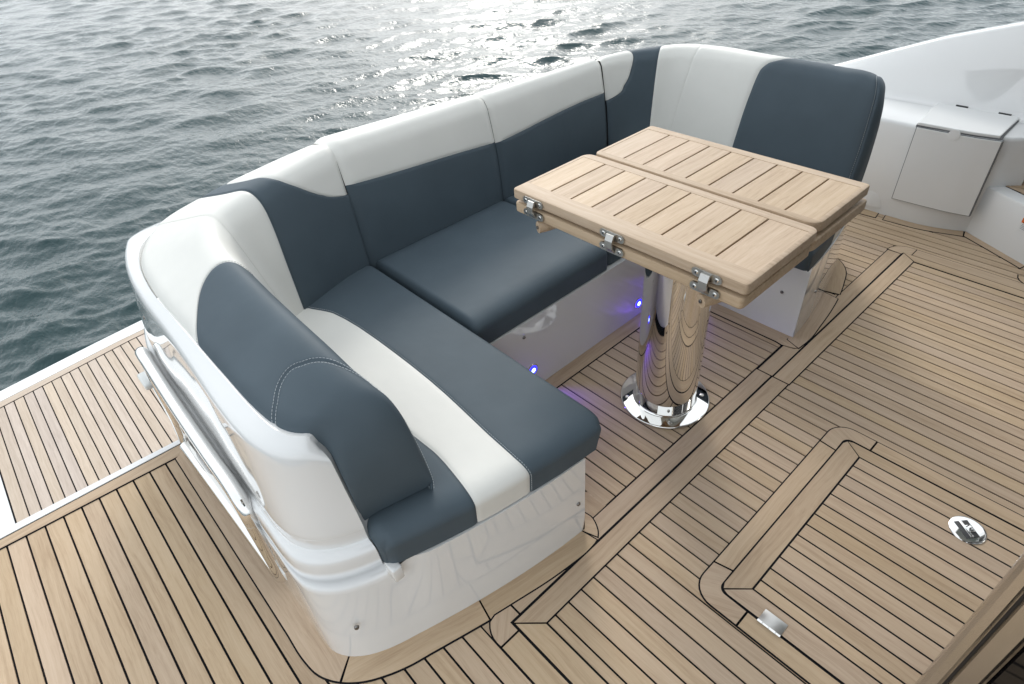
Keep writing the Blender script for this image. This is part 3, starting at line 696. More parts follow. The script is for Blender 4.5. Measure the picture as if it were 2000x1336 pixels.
# ---- starboard corner + arm backrest
st_st = [
    (0.00, (2.211, 1.832, ZF), (2.211, 1.890, 0.832), (2.240, 1.985, 0.797)),
    (0.14, (2.300, 1.795, ZF), (2.345, 1.845, 0.832), (2.420, 1.930, 0.800)),
    (0.26, (2.375, 1.735, ZF), (2.450, 1.765, 0.835), (2.560, 1.840, 0.805)),
    (0.37, (2.420, 1.650, ZF), (2.520, 1.665, 0.842), (2.650, 1.72, 0.81)),
    (0.44, (2.430, 1.560, ZF), (2.540, 1.570, 0.846), (2.680, 1.58, 0.81)),
    (0.60, (2.430, 1.330, ZF), (2.535, 1.320, 0.850), (2.670, 1.32, 0.81)),
    (0.80, (2.430, 1.020, ZF), (2.525, 1.000, 0.852), (2.660, 1.00, 0.81)),
    (0.90, (2.432, 0.880, ZF), (2.520, 0.885, 0.850), (2.650, 0.89, 0.805)),
    (0.935, (2.434, 0.830, ZF), (2.518, 0.842, 0.838), (2.640, 0.86, 0.795)),
    (0.965, (2.448, 0.802, ZF), (2.520, 0.812, 0.800), (2.625, 0.84, 0.765)),
    (0.985, (2.480, 0.796, ZF), (2.535, 0.800, 0.740), (2.610, 0.835, 0.72)),
    (1.00, (2.540, 0.800, ZF), (2.560, 0.805, 0.68), (2.60, 0.83, 0.66))]
FSt = Loft(st_st, r1=0.06, r2=0.045, bulge=0.014, sign=1)
bs = empty('corner_backrest', (2.45, 1.5, 0.4)); tag(bs, 'padded backrest wrapping the far corner, white corner and large plain blue end pad', 'backrest cushion', 'backrest cushions of the sofa')
def c_cap(t): return cr_eval([0.255, 0.268, 0.31, 0.38, 0.45, 0.55, 0.75, 1.0], np.array([0.0, 0.06, 0.115, 0.150, 0.158, 0.148, 0.13, 0.13])[:, None], np.asarray(t, float))[..., 0]
c_w1 = tcurve([(0, 0.262), (0.4, 0.262), (0.6, 0.268), (1, 0.275)]); c_cr = tcurve([(0, 0.36), (0.4, 0.40), (1, 0.43)])
c_w2 = tcurve([(0, 0.595), (0.15, 0.600), (0.30, 0.605), (0.40, 0.612), (0.46, 0.625), (0.52, 0.645), (0.60, 0.662), (1, 0.67)]); c_end = tcurve([(0, 0.950), (0.3, 0.952), (0.42, 0.945), (0.55, 0.925), (1, 0.915)])
tl2 = np.unique(np.concatenate([np.linspace(0, 0.255, 20), np.linspace(0.255, 0.31, 18), np.linspace(0.31, 1, 52)]))
patch('blue_panel', FSt, lambda t: np.where(t <= 0.255, 0.0, c_cap(np.maximum(t, 0.255))), c_w1, 0, 1, 'blue_vinyl', bs, 36, 0, (2, 1, 0, 0), ts=tl2)
patch('cap_panel', FSt, 0.0, c_cap, 0.2552, 1, 'white_vinyl', bs, 26, 0, (4, 1, 0, 0), ts=np.unique(np.concatenate([np.linspace(0.2552, 0.31, 18), np.linspace(0.31, 1, 52)])))
patch('corner_panel', FSt, c_w1, c_cr, 0, 1, 'white_vinyl', bs, 30, 60, (1, 0.6, 0, 0))
patch('corner_panel', FSt, c_cr, c_w2, 0, 1, 'white_vinyl', bs, 30, 60, (0.6, 1.6, 0, 0))
patch('pad_panel', FSt, c_w2, c_end, 0, 1, 'blue_vinyl', bs, 44, 70, (1.6, 1, 0, 0))
patch('end_panel', FSt, c_end, 1.0, 0, 1, 'blue_vinyl', bs, 26, 70, (1, 0, 0, 0))
tt = np.linspace(0.05, 0.75, 120)
stitches(FSt, list(zip(c_end(tt), tt)), 'thread_light', bs, 0.004)

# ---- seats
class Seat:
    """cushion with rounded edges: p runs across (x), q along (y)"""
    def __init__(self, xl, xr, yf, yb, zb, zt, flareL=0.0, flareR=0.0, flareF=0.0, rad=0.05, cornr=0.03, crown=0.004, radx=0.026):
        self.xl, self.xr, self.yf, self.yb, self.zb, self.zt = xl, xr, yf, yb, zb, zt
        self.fl, self.fr, self.ff, self.rad, self.cr, self.crown = flareL, flareR, flareF, rad, cornr, crown; self.radx = radx
        self.sign = 1
    E = 0.14
    def edge(self, p, L, R):
        """p in 0..1 -> distance from first edge, drop factor 0(bottom)..1(top)"""
        E = self.E
        d = np.where(p < E, 0, np.where(p > 1 - E, L, 0.0)); c = np.ones_like(p)
        def side(u):        # u 0..1 over the skirt
            k = np.clip(u, 0, 1); up_ = np.minimum(k / 0.5, 1.0) * 0.62            # straight part of the skirt
            a = np.clip((k - 0.5) / 0.5, 0, 1) * math.pi / 2
            return R * (1 - np.cos(a)), up_ + 0.38 * np.sin(a)
        d1, c1 = side(p / E); d2, c2 = side((1 - p) / E)
        mid = (p >= E) & (p <= 1 - E)
        dm = R + (L - 2 * R) * (p - E) / (1 - 2 * E)
        d = np.where(mid, dm, np.where(p < E, d1, L - d2)); c = np.where(mid, 1.0, np.where(p < E, c1, c2))
        return d, c
    def p_of(self, x, y):
        """inverse of the across parameter on the top of the cushion"""
        L = self.xr - self.xl; d = x - self.xl; return self.E + (1 - 2 * self.E) * (d - self.radx) / (L - 2 * self.radx)
    def __call__(self, S, T):
        S = np.asarray(S, float); T = np.asarray(T, float)
        Lx = self.xr - self.xl; dx, cx = self.edge(S, Lx, self.radx); x = self.xl + dx
        ymid = self.yf(x); Ly = self.yb - ymid
        dy, cy = self.edge(T, 1.0, self.rad)
        # second pass with true length
        E = self.E; R = self.rad
        mid = (T >= E) & (T <= 1 - E); dm = R + (Ly - 2 * R) * (T - E) / (1 - 2 * E)
        d1 = np.where(T < E, dy, 0); d2 = np.where(T > 1 - E, 1.0 - dy, 0)
        dy = np.where(mid, dm, np.where(T < E, d1, Ly - d2)); y = ymid + dy
        c = cx * cy
        z = self.zb + (self.zt - self.zb) * c
        z = z + self.crown * np.sin(math.pi * np.clip(dx / Lx, 0, 1)) * np.sin(math.pi * np.clip(dy / np.maximum(Ly, .1), 0, 1)) * (c > 0.9)
        # rounded plan corners
        for ex, sx in ((dx, 1), (Lx - dx, -1)):
            for ey, sy in ((dy, 1), (Ly - dy, -1)):
                r = self.cr; u = np.clip(1 - ex / r, 0, 1); v = np.clip(1 - ey / r, 0, 1)
                k = np.maximum(u, v); h = np.hypot(u, v); f = np.where(h > 1e-6, (h - k) / np.maximum(h, 1e-6), 0)
                x = x + sx * r * u * f; y = y + sy * r * v * f
        low = 1 - np.clip((z - self.zb) / (self.zt - self.zb), 0, 1)
        x = x + self.fl * low * np.exp(-dx / 0.03) - self.fr * low * np.exp(-(Lx - dx) / 0.03)
        y = y + self.ff * low * np.exp(-dy / 0.03)
        return np.stack([x, y, z], -1)
fx = np.array([0.10, 0.157, 0.2, 0.259, 0.367, 0.443, 0.52, 0.614, 0.702, 0.787, 0.90]); fy = np.array([0.85, 0.828, 0.814, 0.799, 0.770, 0.752, 0.737, 0.722, 0.709, 0.701, 0.693])
yfP = lambda x: np.interp(x, fx, fy) - 0.002
yfS = lambda x: np.interp(2.794 - np.asarray(x), fx, fy) - 0.002
SE = Seat(0.236, 0.872, yfP, 1.86, 0.329, 0.432, flareR=0.040, flareF=0.006, rad=0.065, radx=0.03)
sp = empty('end_seat', (0.55, 1.2, 0.33)); tag(sp, 'long seat cushion at the near end, blue with a curved white stripe', 'seat cushion', 'seat cushions of the sofa')
def on_q(Se, xy, inner=True):
    """boundary p(q) from plan points (y, x)"""
    ys = np.array([a for a, b in xy]); xs = np.array([b for a, b in xy]); o = np.argsort(ys); ys, xs = ys[o], xs[o]
    def f(q):
        q = np.asarray(q, float); x = np.full_like(q, xs[0])
        for _ in range(6):
            Ly = Se.yb - Se.yf(x); E = Se.E; R = Se.rad
            d = np.where(q < E, R * (1 - np.cos(np.clip((q / E - 0.5) / 0.5, 0, 1) * math.pi / 2)), R + (Ly - 2 * R) * (q - E) / (1 - 2 * E)); y = Se.yf(x) + d
            x = np.interp(y, ys, xs)
        return np.clip(Se.p_of(x, 0), 0.0, 1.0)
    return f
q_in = on_q(SE, [(1.86, 0.53), (1.738, 0.563), (1.69, 0.588), (1.655, 0.603), (1.59, 0.614), (1.522, 0.621), (1.42, 0.626), (1.328, 0.628), (1.24, 0.629), (1.147, 0.628), (1.07, 0.625), (0.996, 0.620), (0.877, 0.611), (0.77, 0.606), (0.71, 0.612)])
q_out = on_q(SE, [(1.86, 0.40), (1.5, 0.43), (1.2, 0.462), (1.029, 0.473), (0.925, 0.479), (0.88, 0.476), (0.832, 0.470), (0.79, 0.464), (0.75, 0.460)])
patch('blue_panel', SE, 0.0, q_out, 0, 1, 'blue_vinyl', sp, 40, 120, (0, 1, 0, 0), depth=0.003)
patch('white_panel', SE, q_out, q_in, 0, 1, 'white_vinyl', sp, 30, 120, (1, 1, 0, 0), depth=0.003)
patch('blue_panel', SE, q_in, 1.0, 0, 1, 'blue_vinyl', sp, 44, 120, (1, 0, 0, 0), depth=0.003)
qq = np.linspace(0.005, 0.97, 260)
stitches(SE, list(zip(q_in(qq), qq)), 'thread_light', sp, -0.0035)
stitches(SE, list(zip(q_out(qq), qq)), 'thread_dark', sp, 0.0035)
def plain_seat(name, label, xl, xr, yf, zt=0.432, flareF=0.0, rad=0.07):
    Se = Seat(xl, xr, yf, 1.86, 0.329, zt, flareF=flareF, rad=rad, cornr=0.02, crown=0.004, radx=0.018)
    r = empty(name, ((xl + xr) / 2, 1.55, 0.33)); tag(r, label, 'seat cushion', 'seat cushions of the sofa')
    patch('blue_panel', Se, 0, 1, 0, 1, 'blue_vinyl', r, 70, 70, (0, 0, 0, 0))
    return Se
plain_seat('square_seat', 'plain blue seat cushion in front of the stern backrest nearest the near corner', 0.882, 1.528, lambda x: 1.250 + 0 * np.asarray(x), flareF=-0.0)
plain_seat('square_seat', 'plain blue seat cushion mostly hidden under the folded table', 1.533, 1.930, lambda x: 1.262 + 0 * np.asarray(x))
SS = Seat(1.936, 2.62, yfS, 1.86, 0.329, 0.432, flareL=0.030, flareF=0.006, rad=0.035)
ss_ = empty('end_seat', (2.2, 1.2, 0.33)); tag(ss_, 'long seat cushion at the far end, blue front corner showing beyond the table', 'seat cushion', 'seat cushions of the sofa')
w_in = on_q(SS, [(1.86, 2.25), (1.5, 2.17), (1.0, 2.17), (0.8, 2.20), (0.70, 2.215)]); w_out = on_q(SS, [(1.86, 2.4), (1.0, 2.32), (0.7, 2.335)])
patch('blue_panel', SS, 0.0, w_in, 0, 1, 'blue_vinyl', ss_, 40, 80, (0, 1, 0, 0))
patch('white_panel', SS, w_in, w_out, 0, 1, 'white_vinyl', ss_, 30, 80, (1, 1, 0, 0))
patch('blue_panel', SS, w_out, 1.0, 0, 1, 'blue_vinyl', ss_, 40, 80, (1, 0, 0, 0))

# ================================================================== TABLE
TC = (1.397, 0.868)
tb = empty('folding_table', (TC[0], TC[1], 0)); tag(tb, 'slatted teak folding table on a polished steel pedestal', 'table')
def rrect(x0, x1, y0, y1, r, n=6):
    rr = r if hasattr(r, '__len__') else (r,) * 4
    return arc(x1 - rr[0], y1 - rr[0], rr[0], 0, 90, n) + arc(x0 + rr[1], y1 - rr[1], rr[1], 90, 180, n) + arc(x0 + rr[2], y0 + rr[2], rr[2], 180, 270, n) + arc(x1 - rr[3], y0 + rr[3], rr[3], 270, 360, n)
def bevel_poly(name, poly, z0, z1, mat, parent, bev=0.004, grain=0.0, hole=None):
    bm = bmesh.new(); poly = ccw(poly)
    cx = sum(p[0] for p in poly) / len(poly); cy = sum(p[1] for p in poly) / len(poly); c, s = math.cos(-grain), math.sin(-grain)
    L = lambda p: ((p[0] - cx) * c - (p[1] - cy) * s, (p[0] - cx) * s + (p[1] - cy) * c)
    def ring(pts, z): return [bm.verts.new((*L(p), z)) for p in pts]
    ins = inset_bed(poly, -bev)
    r = [ring(inset_bed(poly, -bev), z0), ring(poly, z0 + bev), ring(poly, z1 - bev), ring(inset_bed(poly, -bev * 0.3), z1 - bev * 0.3), ring(ins, z1)]
    n = len(poly)
    for a, b in zip(r[:-1], r[1:]):
        for i in range(n): bm.faces.new((a[i], a[(i + 1) % n], b[(i + 1) % n], b[i]))
    if hole is None:
        bm.faces.new(r[-1]); bm.faces.new(r[0][::-1])
    else:
        hz = ring(hole, z1); hb = ring(hole, z0); m = len(hole)
        for i in range(m): bm.faces.new((hz[i], hb[i], hb[(i + 1) % m], hz[(i + 1) % m]))
        for top, h in ((r[-1], hz), (r[0], hb)):
            es = [bm.edges.get((top[i], top[(i + 1) % n])) for i in range(n)] + [bm.edges.get((h[i], h[(i + 1) % m])) for i in range(m)]
            bmesh.ops.triangle_fill(bm, use_beauty=True, edges=es)
    bmesh.ops.recalc_face_normals(bm, faces=bm.faces)
    me = bpy.data.meshes.new(name); bm.to_mesh(me); bm.free()
    o = link(name, me, mat); o.location = (cx, cy, 0); o.rotation_euler = (0, 0, grain); auto(o, 40)
    if parent: part_of(o, parent)
    return o
Z1, Z0 = 0.832, 0.8015
def leaf(x0, x1, y0, y1, sx0, sx1, ystart, step, corners):
    root_o = None
    hole = rect(sx0, sx1, y0 + 0.013, y1 - 0.013)
    fr = bevel_poly('leaf_frame', rrect(x0, x1, y0, y1, corners), Z0, Z1, 'table_teak', tb, 0.0045, 0.0, hole)
    cuts = [y0 + 0.013] + [ystart + step * k for k in range(8)] + [y1 - 0.013]; w = 0.0045
    for i in range(9):
        a = cuts[i] + (w / 2 if i else -0.0002); b = cuts[i + 1] - (w / 2 if i < 8 else -0.0002)
        sl = board('slat', rect(sx0 - 0.0002, sx1 + 0.0002, a, b), Z0 + 0.002, Z1 - 0.0006 - 0.0003 * random.random(), 'table_teak', None, H_)
        sl.parent = fr; sl.matrix_parent_inverse = (Matrix.Translation(fr.location) @ fr.rotation_euler.to_matrix().to_4x4()).inverted() @ Matrix.Translation((0, 0, 0))
        bv = sl.modifiers.new('bevel', 'BEVEL'); bv.width = 0.0008; bv.segments = 1
    return fr
# loc of leaf_frame is parented to tb with inverse; give slats the frame's full transform
fr1 = leaf(1.062, 1.382, 0.490, 1.232, 1.118, 1.350, 0.6065, 0.0752, (0.030, 0.012, 0.012, 0.024))
fr2 = leaf(1.392, 1.680, 0.502, 1.216, 1.414, 1.646, 0.600, 0.0740, (0.010, 0.020, 0.034, 0.012))
bevel_poly('lower_leaf', rrect(1.064, 1.376, 0.495, 1.228, (0.02, 0.012, 0.012, 0.02)), 0.7600, 0.7915, 'table_teak', tb, 0.0045, 0.0)
bevel_poly('lower_leaf', rrect(1.378, 1.678, 0.497, 1.222, (0.012, 0.02, 0.02, 0.012)), 0.7600, 0.7915, 'table_teak', tb, 0.0045, 0.0)
box('underframe', 1.20, 1.60, 0.62, 1.12, 0.735, 0.7595, 'brushed_steel', tb, bevel=0.004)
# hinges on the near edge
def hinge(y):
    for zc in (0.8155, 0.7775):
        bm = bmesh.new(); pts = [(0.0, *p) for p in rrect(y - 0.039, y + 0.039, zc - 0.0108, zc + 0.0108, 0.0102)]
        a = [bm.verts.new((1.0585, p[1], p[2])) for p in pts]; b = [bm.verts.new((1.0635, p[1], p[2])) for p in pts]
        bm.faces.new(a); bm.faces.new(b)
        for i in range(len(a)): bm.faces.new((a[i], a[(i + 1) % len(a)], b[(i + 1) % len(a)], b[i]))
        hp = bm_obj('hinge_plate', bm, 'brushed_steel'); part_of(hp, tb)
        for dy in (-0.0265, 0.0265):
            sc = disc_on('hinge_screw', (1.0586, y + dy, zc), (-1, 0, 0), 0.0054, 0.0020, 'polished_steel', hp, 16)
            disc_on('socket', (1.0563, y + dy, zc), (-1, 0, 0), 0.0022, 0.0003, 'gap_dark', hp, 8)
    bm = bmesh.new()   # bent link joining both leaves
    prof = [(1.0580, 0.8215), (1.0520, 0.8215), (1.0455, 0.8060), (1.0455, 0.7870), (1.0580, 0.7700), (1.0580, 0.7740), (1.0500, 0.7880), (1.0500, 0.8050), (1.0580, 0.8170)]
    A_ = [bm.verts.new((x, y - 0.0115, z)) for x, z in prof]; B_ = [bm.verts.new((x, y + 0.0115, z)) for x, z in prof]
    bm.faces.new(A_); bm.faces.new(B_[::-1])
    for i in range(len(prof)): bm.faces.new((A_[i], A_[(i + 1) % len(prof)], B_[(i + 1) % len(prof)], B_[i]))
    part_of(bm_obj('hinge_link', bm, 'brushed_steel'), tb)
for y in (1.146, 0.862, 0.588): hinge(y)
# turn buttons under the leaf
for yy in (1.118, 0.580):
    tube('turn_button', [(1.062, yy + 0.014, 0.742), (1.086, yy + 0.004, 0.742), (1.16, yy - 0.03, 0.745)], [0.017, 0.017, 0.012], 'table_teak', tb, 18)
    disc_on('button_pivot', (1.060, yy + 0.0145, 0.742), (-1, 0.4, 0), 0.005, 0.002, 'screw_metal', tb, 12)
lathe('pedestal_tube', [(0.1075, 0.008), (0.1075, 0.736)], (TC[0] + 0.004, TC[1], 0), 'polished_steel', tb, 96)
lathe('base_plate', [(0.156, 0.0022), (0.157, 0.0055), (0.1555, 0.0080), (0.152, 0.0092), (0.113, 0.0100), (0.1095, 0.0108), (0.1078, 0.0135)], (TC[0] + 0.002, TC[1], 0), 'polished_steel', tb, 96, 70)
for a in (135, 315, 45, 225):
    q = math.radians(a); disc_on('plate_screw', (TC[0] + 0.133 * math.cos(q), TC[1] + 0.133 * math.sin(q), 0.0094), (0, 0, 1), 0.0075, 0.0025, 'brushed_steel', tb, 18)

# ================================================================== SMALL DECK HATCH
hx0, hx1, hy1 = 0.905, 1.643, 0.322
hatch = empty('deck_hatch', (1.27, -0.1, 0)); tag(hatch, 'teak deck hatch with mitred frame, steel hinge and round latch', 'hatch')
ring_outer = [(0.852, -1.2)] + arc(0.852 + 0.062, 0.376 - 0.062, 0.062, 180, 90) + arc(1.694 - 0.062, 0.378 - 0.062, 0.062, 90, 0) + [(1.694, -1.2)]
# surround boards (belong to the deck)
def in_c(x): return x
margin([(0.852, 0.237 + g2)] + arc(0.914, 0.314, 0.062, 180, 90) + [(0.962, 0.376), (0.973, 0.327)] + arc(0.925, 0.302, 0.024, 90, 180) + [(0.900, 0.237 + g2)], math.radians(30), lift=0.0010)
margin([(0.962 + G, 0.376), (1.580 - G, 0.378), (1.575 - G, 0.327), (0.973 + G, 0.327)], H_, lift=0.0010)
margin([(1.580, 0.378)] + arc(1.632, 0.316, 0.062, 90, 0) + [(1.694, 0.248 + g2), (1.648, 0.248 + g2)] + arc(1.622, 0.302, 0.026, 0, 90) + [(1.575, 0.327)], math.radians(-20), lift=0.0010)
margin([(0.852, 0.237 - g2), (0.900, 0.237 - g2), (0.900, -1.2), (0.852, -1.2)], 0, lift=0.0010)
margin([(1.694, 0.248 - g2), (1.694, -1.2), (1.648, -1.2), (1.648, 0.248 - g2)], 0, lift=0.0010)
hb = board('hatch_gap', [(0.8998, -1.2)] + arc(0.925, 0.3025, 0.0248, 180, 90) + arc(1.622, 0.3025, 0.0265, 90, 0) + [(1.6485, -1.2)], -0.003, 0.0012, 'caulk', hatch)
ZH = 0.0042
hy_bot = -1.0
xi0, xi1, yi = 0.967, 1.594, 0.260
def hboard(poly, ang, name='frame_board'): return board(name, poly, 0.0, ZH, 'deck_teak', hatch, ang)
board('hatch_bed', [(0.9075, -1.2)] + arc(0.9305, 0.299, 0.023, 180, 90) + arc(1.617, 0.299, 0.023, 90, 0) + [(1.640, -1.2)], 0.0, ZH - 0.0014, 'caulk', hatch)
hboard([(0.930, 0.3220)] + [(1.617, 0.3220), (1.632, 0.315), (xi1 - g2 * 0, yi + g2), (xi0, yi + g2), (0.9155, 0.3155)], H_)
hboard([(0.9080, 0.299), (0.9125, 0.3115), (xi0 - g2, yi - g2 * 0), (xi0 - g2, hy_bot), (0.9080, hy_bot)], 0)
hboard([(1.6395, 0.299), (1.634, 0.3125), (xi1 + g2, yi), (xi1 + g2, hy_bot), (1.6395, hy_bot)], 0)
hs_ = [xi0, 1.0045] + [1.0539 + 0.0494 * k for k in range(11)] + [xi1]
hs_ = [h for h in hs_ if h <= xi1]
for a, b in zip(hs_[:-1], hs_[1:]):
    if b - a > 0.012: board('plank', strip(a, b, hy_bot, yi - g2), 0.0, ZH, 'deck_teak', hatch)
# hinge
hg = box('hinge_leaf', 0.902, 0.941, 0.146, 0.208, ZH - 0.002, ZH + 0.0022, 'brushed_steel', hatch, bevel=0.0009)
for i, (a, b) in enumerate(((0.146, 0.158), (0.159, 0.176), (0.177, 0.194), (0.195, 0.208))):
    tube('hinge_knuckle', [(0.900, a, ZH + 0.002), (0.900, b, ZH + 0.002)], 0.0042 if i % 2 else 0.0036, 'polished_steel', hg, 12)
# latch
lx, ly = 1.541, -0.064
lp = lathe('latch_plate', [(0.0470, ZH - 0.001), (0.0470, ZH + 0.0015), (0.0450, ZH + 0.0032), (0.0400, ZH + 0.0040), (0.0005, ZH + 0.0052)], (lx, ly, 0), 'polished_steel', hatch, 48, 60)
lm = Matrix.Translation((lx, ly, 0)) @ Matrix.Rotation(math.radians(-128), 4, 'Z')
def latch_box(name, x0, x1, y0, y1, z0, z1, mat, rot=0.0, bev=0.0006):
    M = lm @ Matrix.Rotation(rot, 4, 'Z'); return box(name, x0, x1, y0, y1, ZH + z0, ZH + z1, mat, lp, bevel=bev, M=M)
latch_box('latch_slot', -0.028, 0.028, -0.022, 0.016, 0.003, 0.0056, 'gap_dark')
latch_box('latch_lever', -0.027, 0.027, -0.011, -0.002, 0.003, 0.0085, 'polished_steel')
latch_box('latch_hub', -0.012, 0.012, -0.003, 0.0145, 0.003, 0.0088, 'polished_steel', 0.0, 0.002)
latch_box('latch_mark', -0.0075, -0.0050, 0.000, 0.012, 0.0088, 0.0092, 'gap_dark', 0.35, 0)
latch_box('latch_mark', 0.0050, 0.0075, 0.000, 0.012, 0.0088, 0.0092, 'gap_dark', -0.35, 0)
latch_box('latch_mark', -0.0015, 0.0015, 0.004, 0.012, 0.0088, 0.0092, 'gap_dark', 0.0, 0)

# ================================================================== STERN GATE (stainless, folded back against the sofa)
gate = empty('stern_gate', (0.06, 1.6, 0)); tag(gate, 'polished stainless stern gate folded back along the port side of the sofa', 'gate')
def bend(pts, n=60): return [tuple(q) for q in smooth_path(pts, n)]
topz = 0.405
tube('top_tube', bend([(0.079, 1.985, topz - 0.035), (0.077, 1.992, topz - 0.012), (0.076, 1.975, topz), (0.074, 1.90, topz), (0.068, 1.60, topz), (0.066, 1.35, topz), (0.066, 1.215, topz), (0.065, 1.178, topz - 0.006), (0.064, 1.160, topz - 0.03), (0.063, 1.156, topz - 0.08)], 70), 0.020, 'polished_steel', gate, 24)
tube('front_post', bend([(0.063, 1.156, topz - 0.07), (0.062, 1.158, 0.2), (0.060, 1.165, 0.085), (0.059, 1.185, 0.050), (0.057, 1.225, 0.040)], 40), 0.020, 'polished_steel', gate, 24)
tube('bottom_tube', bend([(0.058, 1.22, 0.040), (0.054, 1.4, 0.040), (0.048, 1.65, 0.040), (0.042, 1.90, 0.040)], 30), 0.020, 'polished_steel', gate, 24)
tube('rear_post', [(0.079, 1.985, topz - 0.03), (0.070, 1.975, 0.30), (0.062, 1.955, 0.13), (0.052, 1.93, 0.04)], 0.020, 'polished_steel', gate, 24)
box('gate_panel', 0.0585, 0.0625, 1.19, 1.94, 0.055, 0.385, 'polished_steel', gate, bevel=0.001)
box('hinge_block', 0.030, 0.086, 1.965, 2.055, 0.268, 0.292, 'nylon_white', gate, bevel=0.008, seg=3)
tube('hinge_pin', [(0.072, 1.985, 0.29), (0.076, 1.985, 0.38)], 0.012, 'dark_rubber', gate, 16)
box('bumper', 0.060, 0.104, 1.105, 1.140, 0.115, 0.150, 'nylon_white', gate, bevel=0.005, seg=3)

# ================================================================== STARBOARD LOCKER, BULWARK, STEP
lock = empty('side_locker', (3.35, 0.8, 0)); tag(lock, 'white moulded side locker with a closed door and hinged lid', 'locker')
def locker_body():
    fp = smooth_path([(3.205, 1.75), (3.203, 1.2), (3.200, 0.974), (3.200, 0.842), (3.208, 0.679), (3.268, 0.515), (3.36, 0.40)], 60)
    prof = [(0.0, 0.0), (0.004, 0.10), (0.010, 0.30), (0.0, 0.395), (0.000, 0.438), (-0.004, 0.450), (-0.016, 0.4575), (-0.36, 0.462)]
    V, F = [], []; n = len(fp)
    for o, z in prof:
        for x, y in fp: V.append((x - o * 1.0, y, z))
    for r in range(len(prof) - 1):
        for i in range(n - 1): F.append((r * n + i, r * n + i + 1, (r + 1) * n + i + 1, (r + 1) * n + i))
    o = mesh('body', V, F, 'gelcoat_satin'); auto(o, 40); part_of(o, lock)
locker_body()
def door_x(y): return float(np.interp(y, [0.515, 0.6, 0.7, 0.85], [3.222, 3.204, 3.196, 3.190])) - 0.004
def curved_panel(name, y0, y1, z0, z1, proud, th, mat, parent):
    ys = np.linspace(y0, y1, 14); V, F = [], []
    rows = [(proud - th, z0), (proud, z0 + 0.003), (proud, z1 - 0.003), (proud - th, z1)]
    for p_, z in rows:
        for y in ys: V.append((door_x(y) - p_, y, z))
    n = len(ys)
    for r in range(3):
        for i in range(n - 1): F.append((r * n + i, r * n + i + 1, (r + 1) * n + i + 1, (r + 1) * n + i))
    F.append(tuple(r * n for r in range(4))); F.append(tuple(r * n + n - 1 for r in range(4))[::-1])
    o = mesh(name, V, F, mat); bm = bmesh.new(); bm.from_mesh(o.data); bmesh.ops.recalc_face_normals(bm, faces=bm.faces); bm.to_mesh(o.data); bm.free(); auto(o, 40); part_of(o, parent); return o
curved_panel('door_gap', 0.5130, 0.8450, 0.0985, 0.459, 0.003, 0.02, 'gap_grey', lock)
curved_panel('door', 0.5165, 0.8415, 0.102, 0.4575, 0.006, 0.012, 'gelcoat_satin', lock)
lid = mesh('lid', *prism(ccw([(3.188, 0.846), (3.190, 0.80), (3.196, 0.70), (3.203, 0.62), (3.222, 0.530), (3.49, 0.535), (3.485, 0.868), (3.40, 0.868)]), 0.4625, 0.4765), 'gelcoat_satin')
bvm = lid.modifiers.new('bevel', 'BEVEL'); bvm.width = 0.004; bvm.segments = 2; part_of(lid, lock)
lg = mesh('lid_gap', *prism(ccw([(3.191, 0.850), (3.193, 0.80), (3.199, 0.70), (3.206, 0.62), (3.222, 0.5245), (3.496, 0.530), (3.491, 0.873), (3.40, 0.873)]), 0.452, 0.4630), 'gap_grey'); part_of(lg, lock)
for a, b in ((0.57, 0.62), (0.745, 0.795)): box('lid_hinge', 3.4925, 3.500, a, b, 0.4637, 0.479, 'gap_dark', lock)
disc_on('finger_notch', (door_x(0.69) - 0.0065, 0.69, 0.453), (-1, 0, 0), 0.024, 0.0012, 'gelcoat_satin', lock, 28)
# rounded moulded niche beside the locker
nv = []; nf = []
for i in range(17):
    a = math.pi * i / 16
    for j, (rr, dx) in enumerate(((0.088, 0.0), (0.084, -0.004), (0.070, -0.012), (0.045, -0.018), (0.0, -0.020))):
        nv.append((3.199 + dx + 0.012, 0.945 + rr * math.cos(a), 0.03 + rr * 1.35 * math.sin(a)))
for i in range(16):
    for j in range(4): nf.append((i * 5 + j, i * 5 + j + 1, (i + 1) * 5 + j + 1, (i + 1) * 5 + j))
nb = mesh('moulded_boss', nv, nf, 'gelcoat_satin', None, True); part_of(nb, lock)

bul = empty('bulwark', (3.7, 0.7, 0)); tag(bul, 'tall white bulwark rising forward behind the side locker', 'bulwark')
def bulwark():
    ys = np.linspace(2.1, -1.6, 50); V, F = [], []
    top = np.interp(ys, [-1.6, 0.0, 0.69, 0.965, 1.19, 1.46, 1.7, 2.1], [1.30, 1.02, 0.822, 0.732, 0.640, 0.525, 0.44, 0.36])
    for y, zt in zip(ys, top):
        zt2 = max(zt, 0.47)
        sec = [(3.46, 0.4615), (3.485, 0.463), (3.50, 0.470), (3.512, 0.49), (3.53, lerp(0.49, zt, 0.45)), (3.585, zt - 0.012), (3.592, zt - 0.003), (3.602, zt), (3.655, zt), (3.668, zt - 0.01), (3.70, zt - 0.3), (3.72, -0.2)]
        for x, z in sec: V.append((x, y, z if zt > 0.5 else min(z, zt)))
    m = 12
    for i in range(len(ys) - 1):
        for j in range(m - 1): F.append((i * m + j, i * m + j + 1, (i + 1) * m + j + 1, (i + 1) * m + j))
    o = mesh('panel', V, F, 'gelcoat'); bm = bmesh.new(); bm.from_mesh(o.data); bmesh.ops.recalc_face_normals(bm, faces=bm.faces); bm.to_mesh(o.data); bm.free(); auto(o, 45); part_of(o, bul)
bulwark()
stp = empty('boarding_step', (3.4, 0.2, 0)); tag(stp, 'white moulded step box with teak tread and a warning label', 'step')
sb_poly = ccw([(3.272, 0.517), (3.114, 0.228), (2.96, -0.06), (2.96, -1.2), (3.50, -1.2), (3.50, 0.52)])
so = bevel_poly('step_body', sb_poly, -0.01, 0.236, 'gelcoat_satin', stp, 0.012)
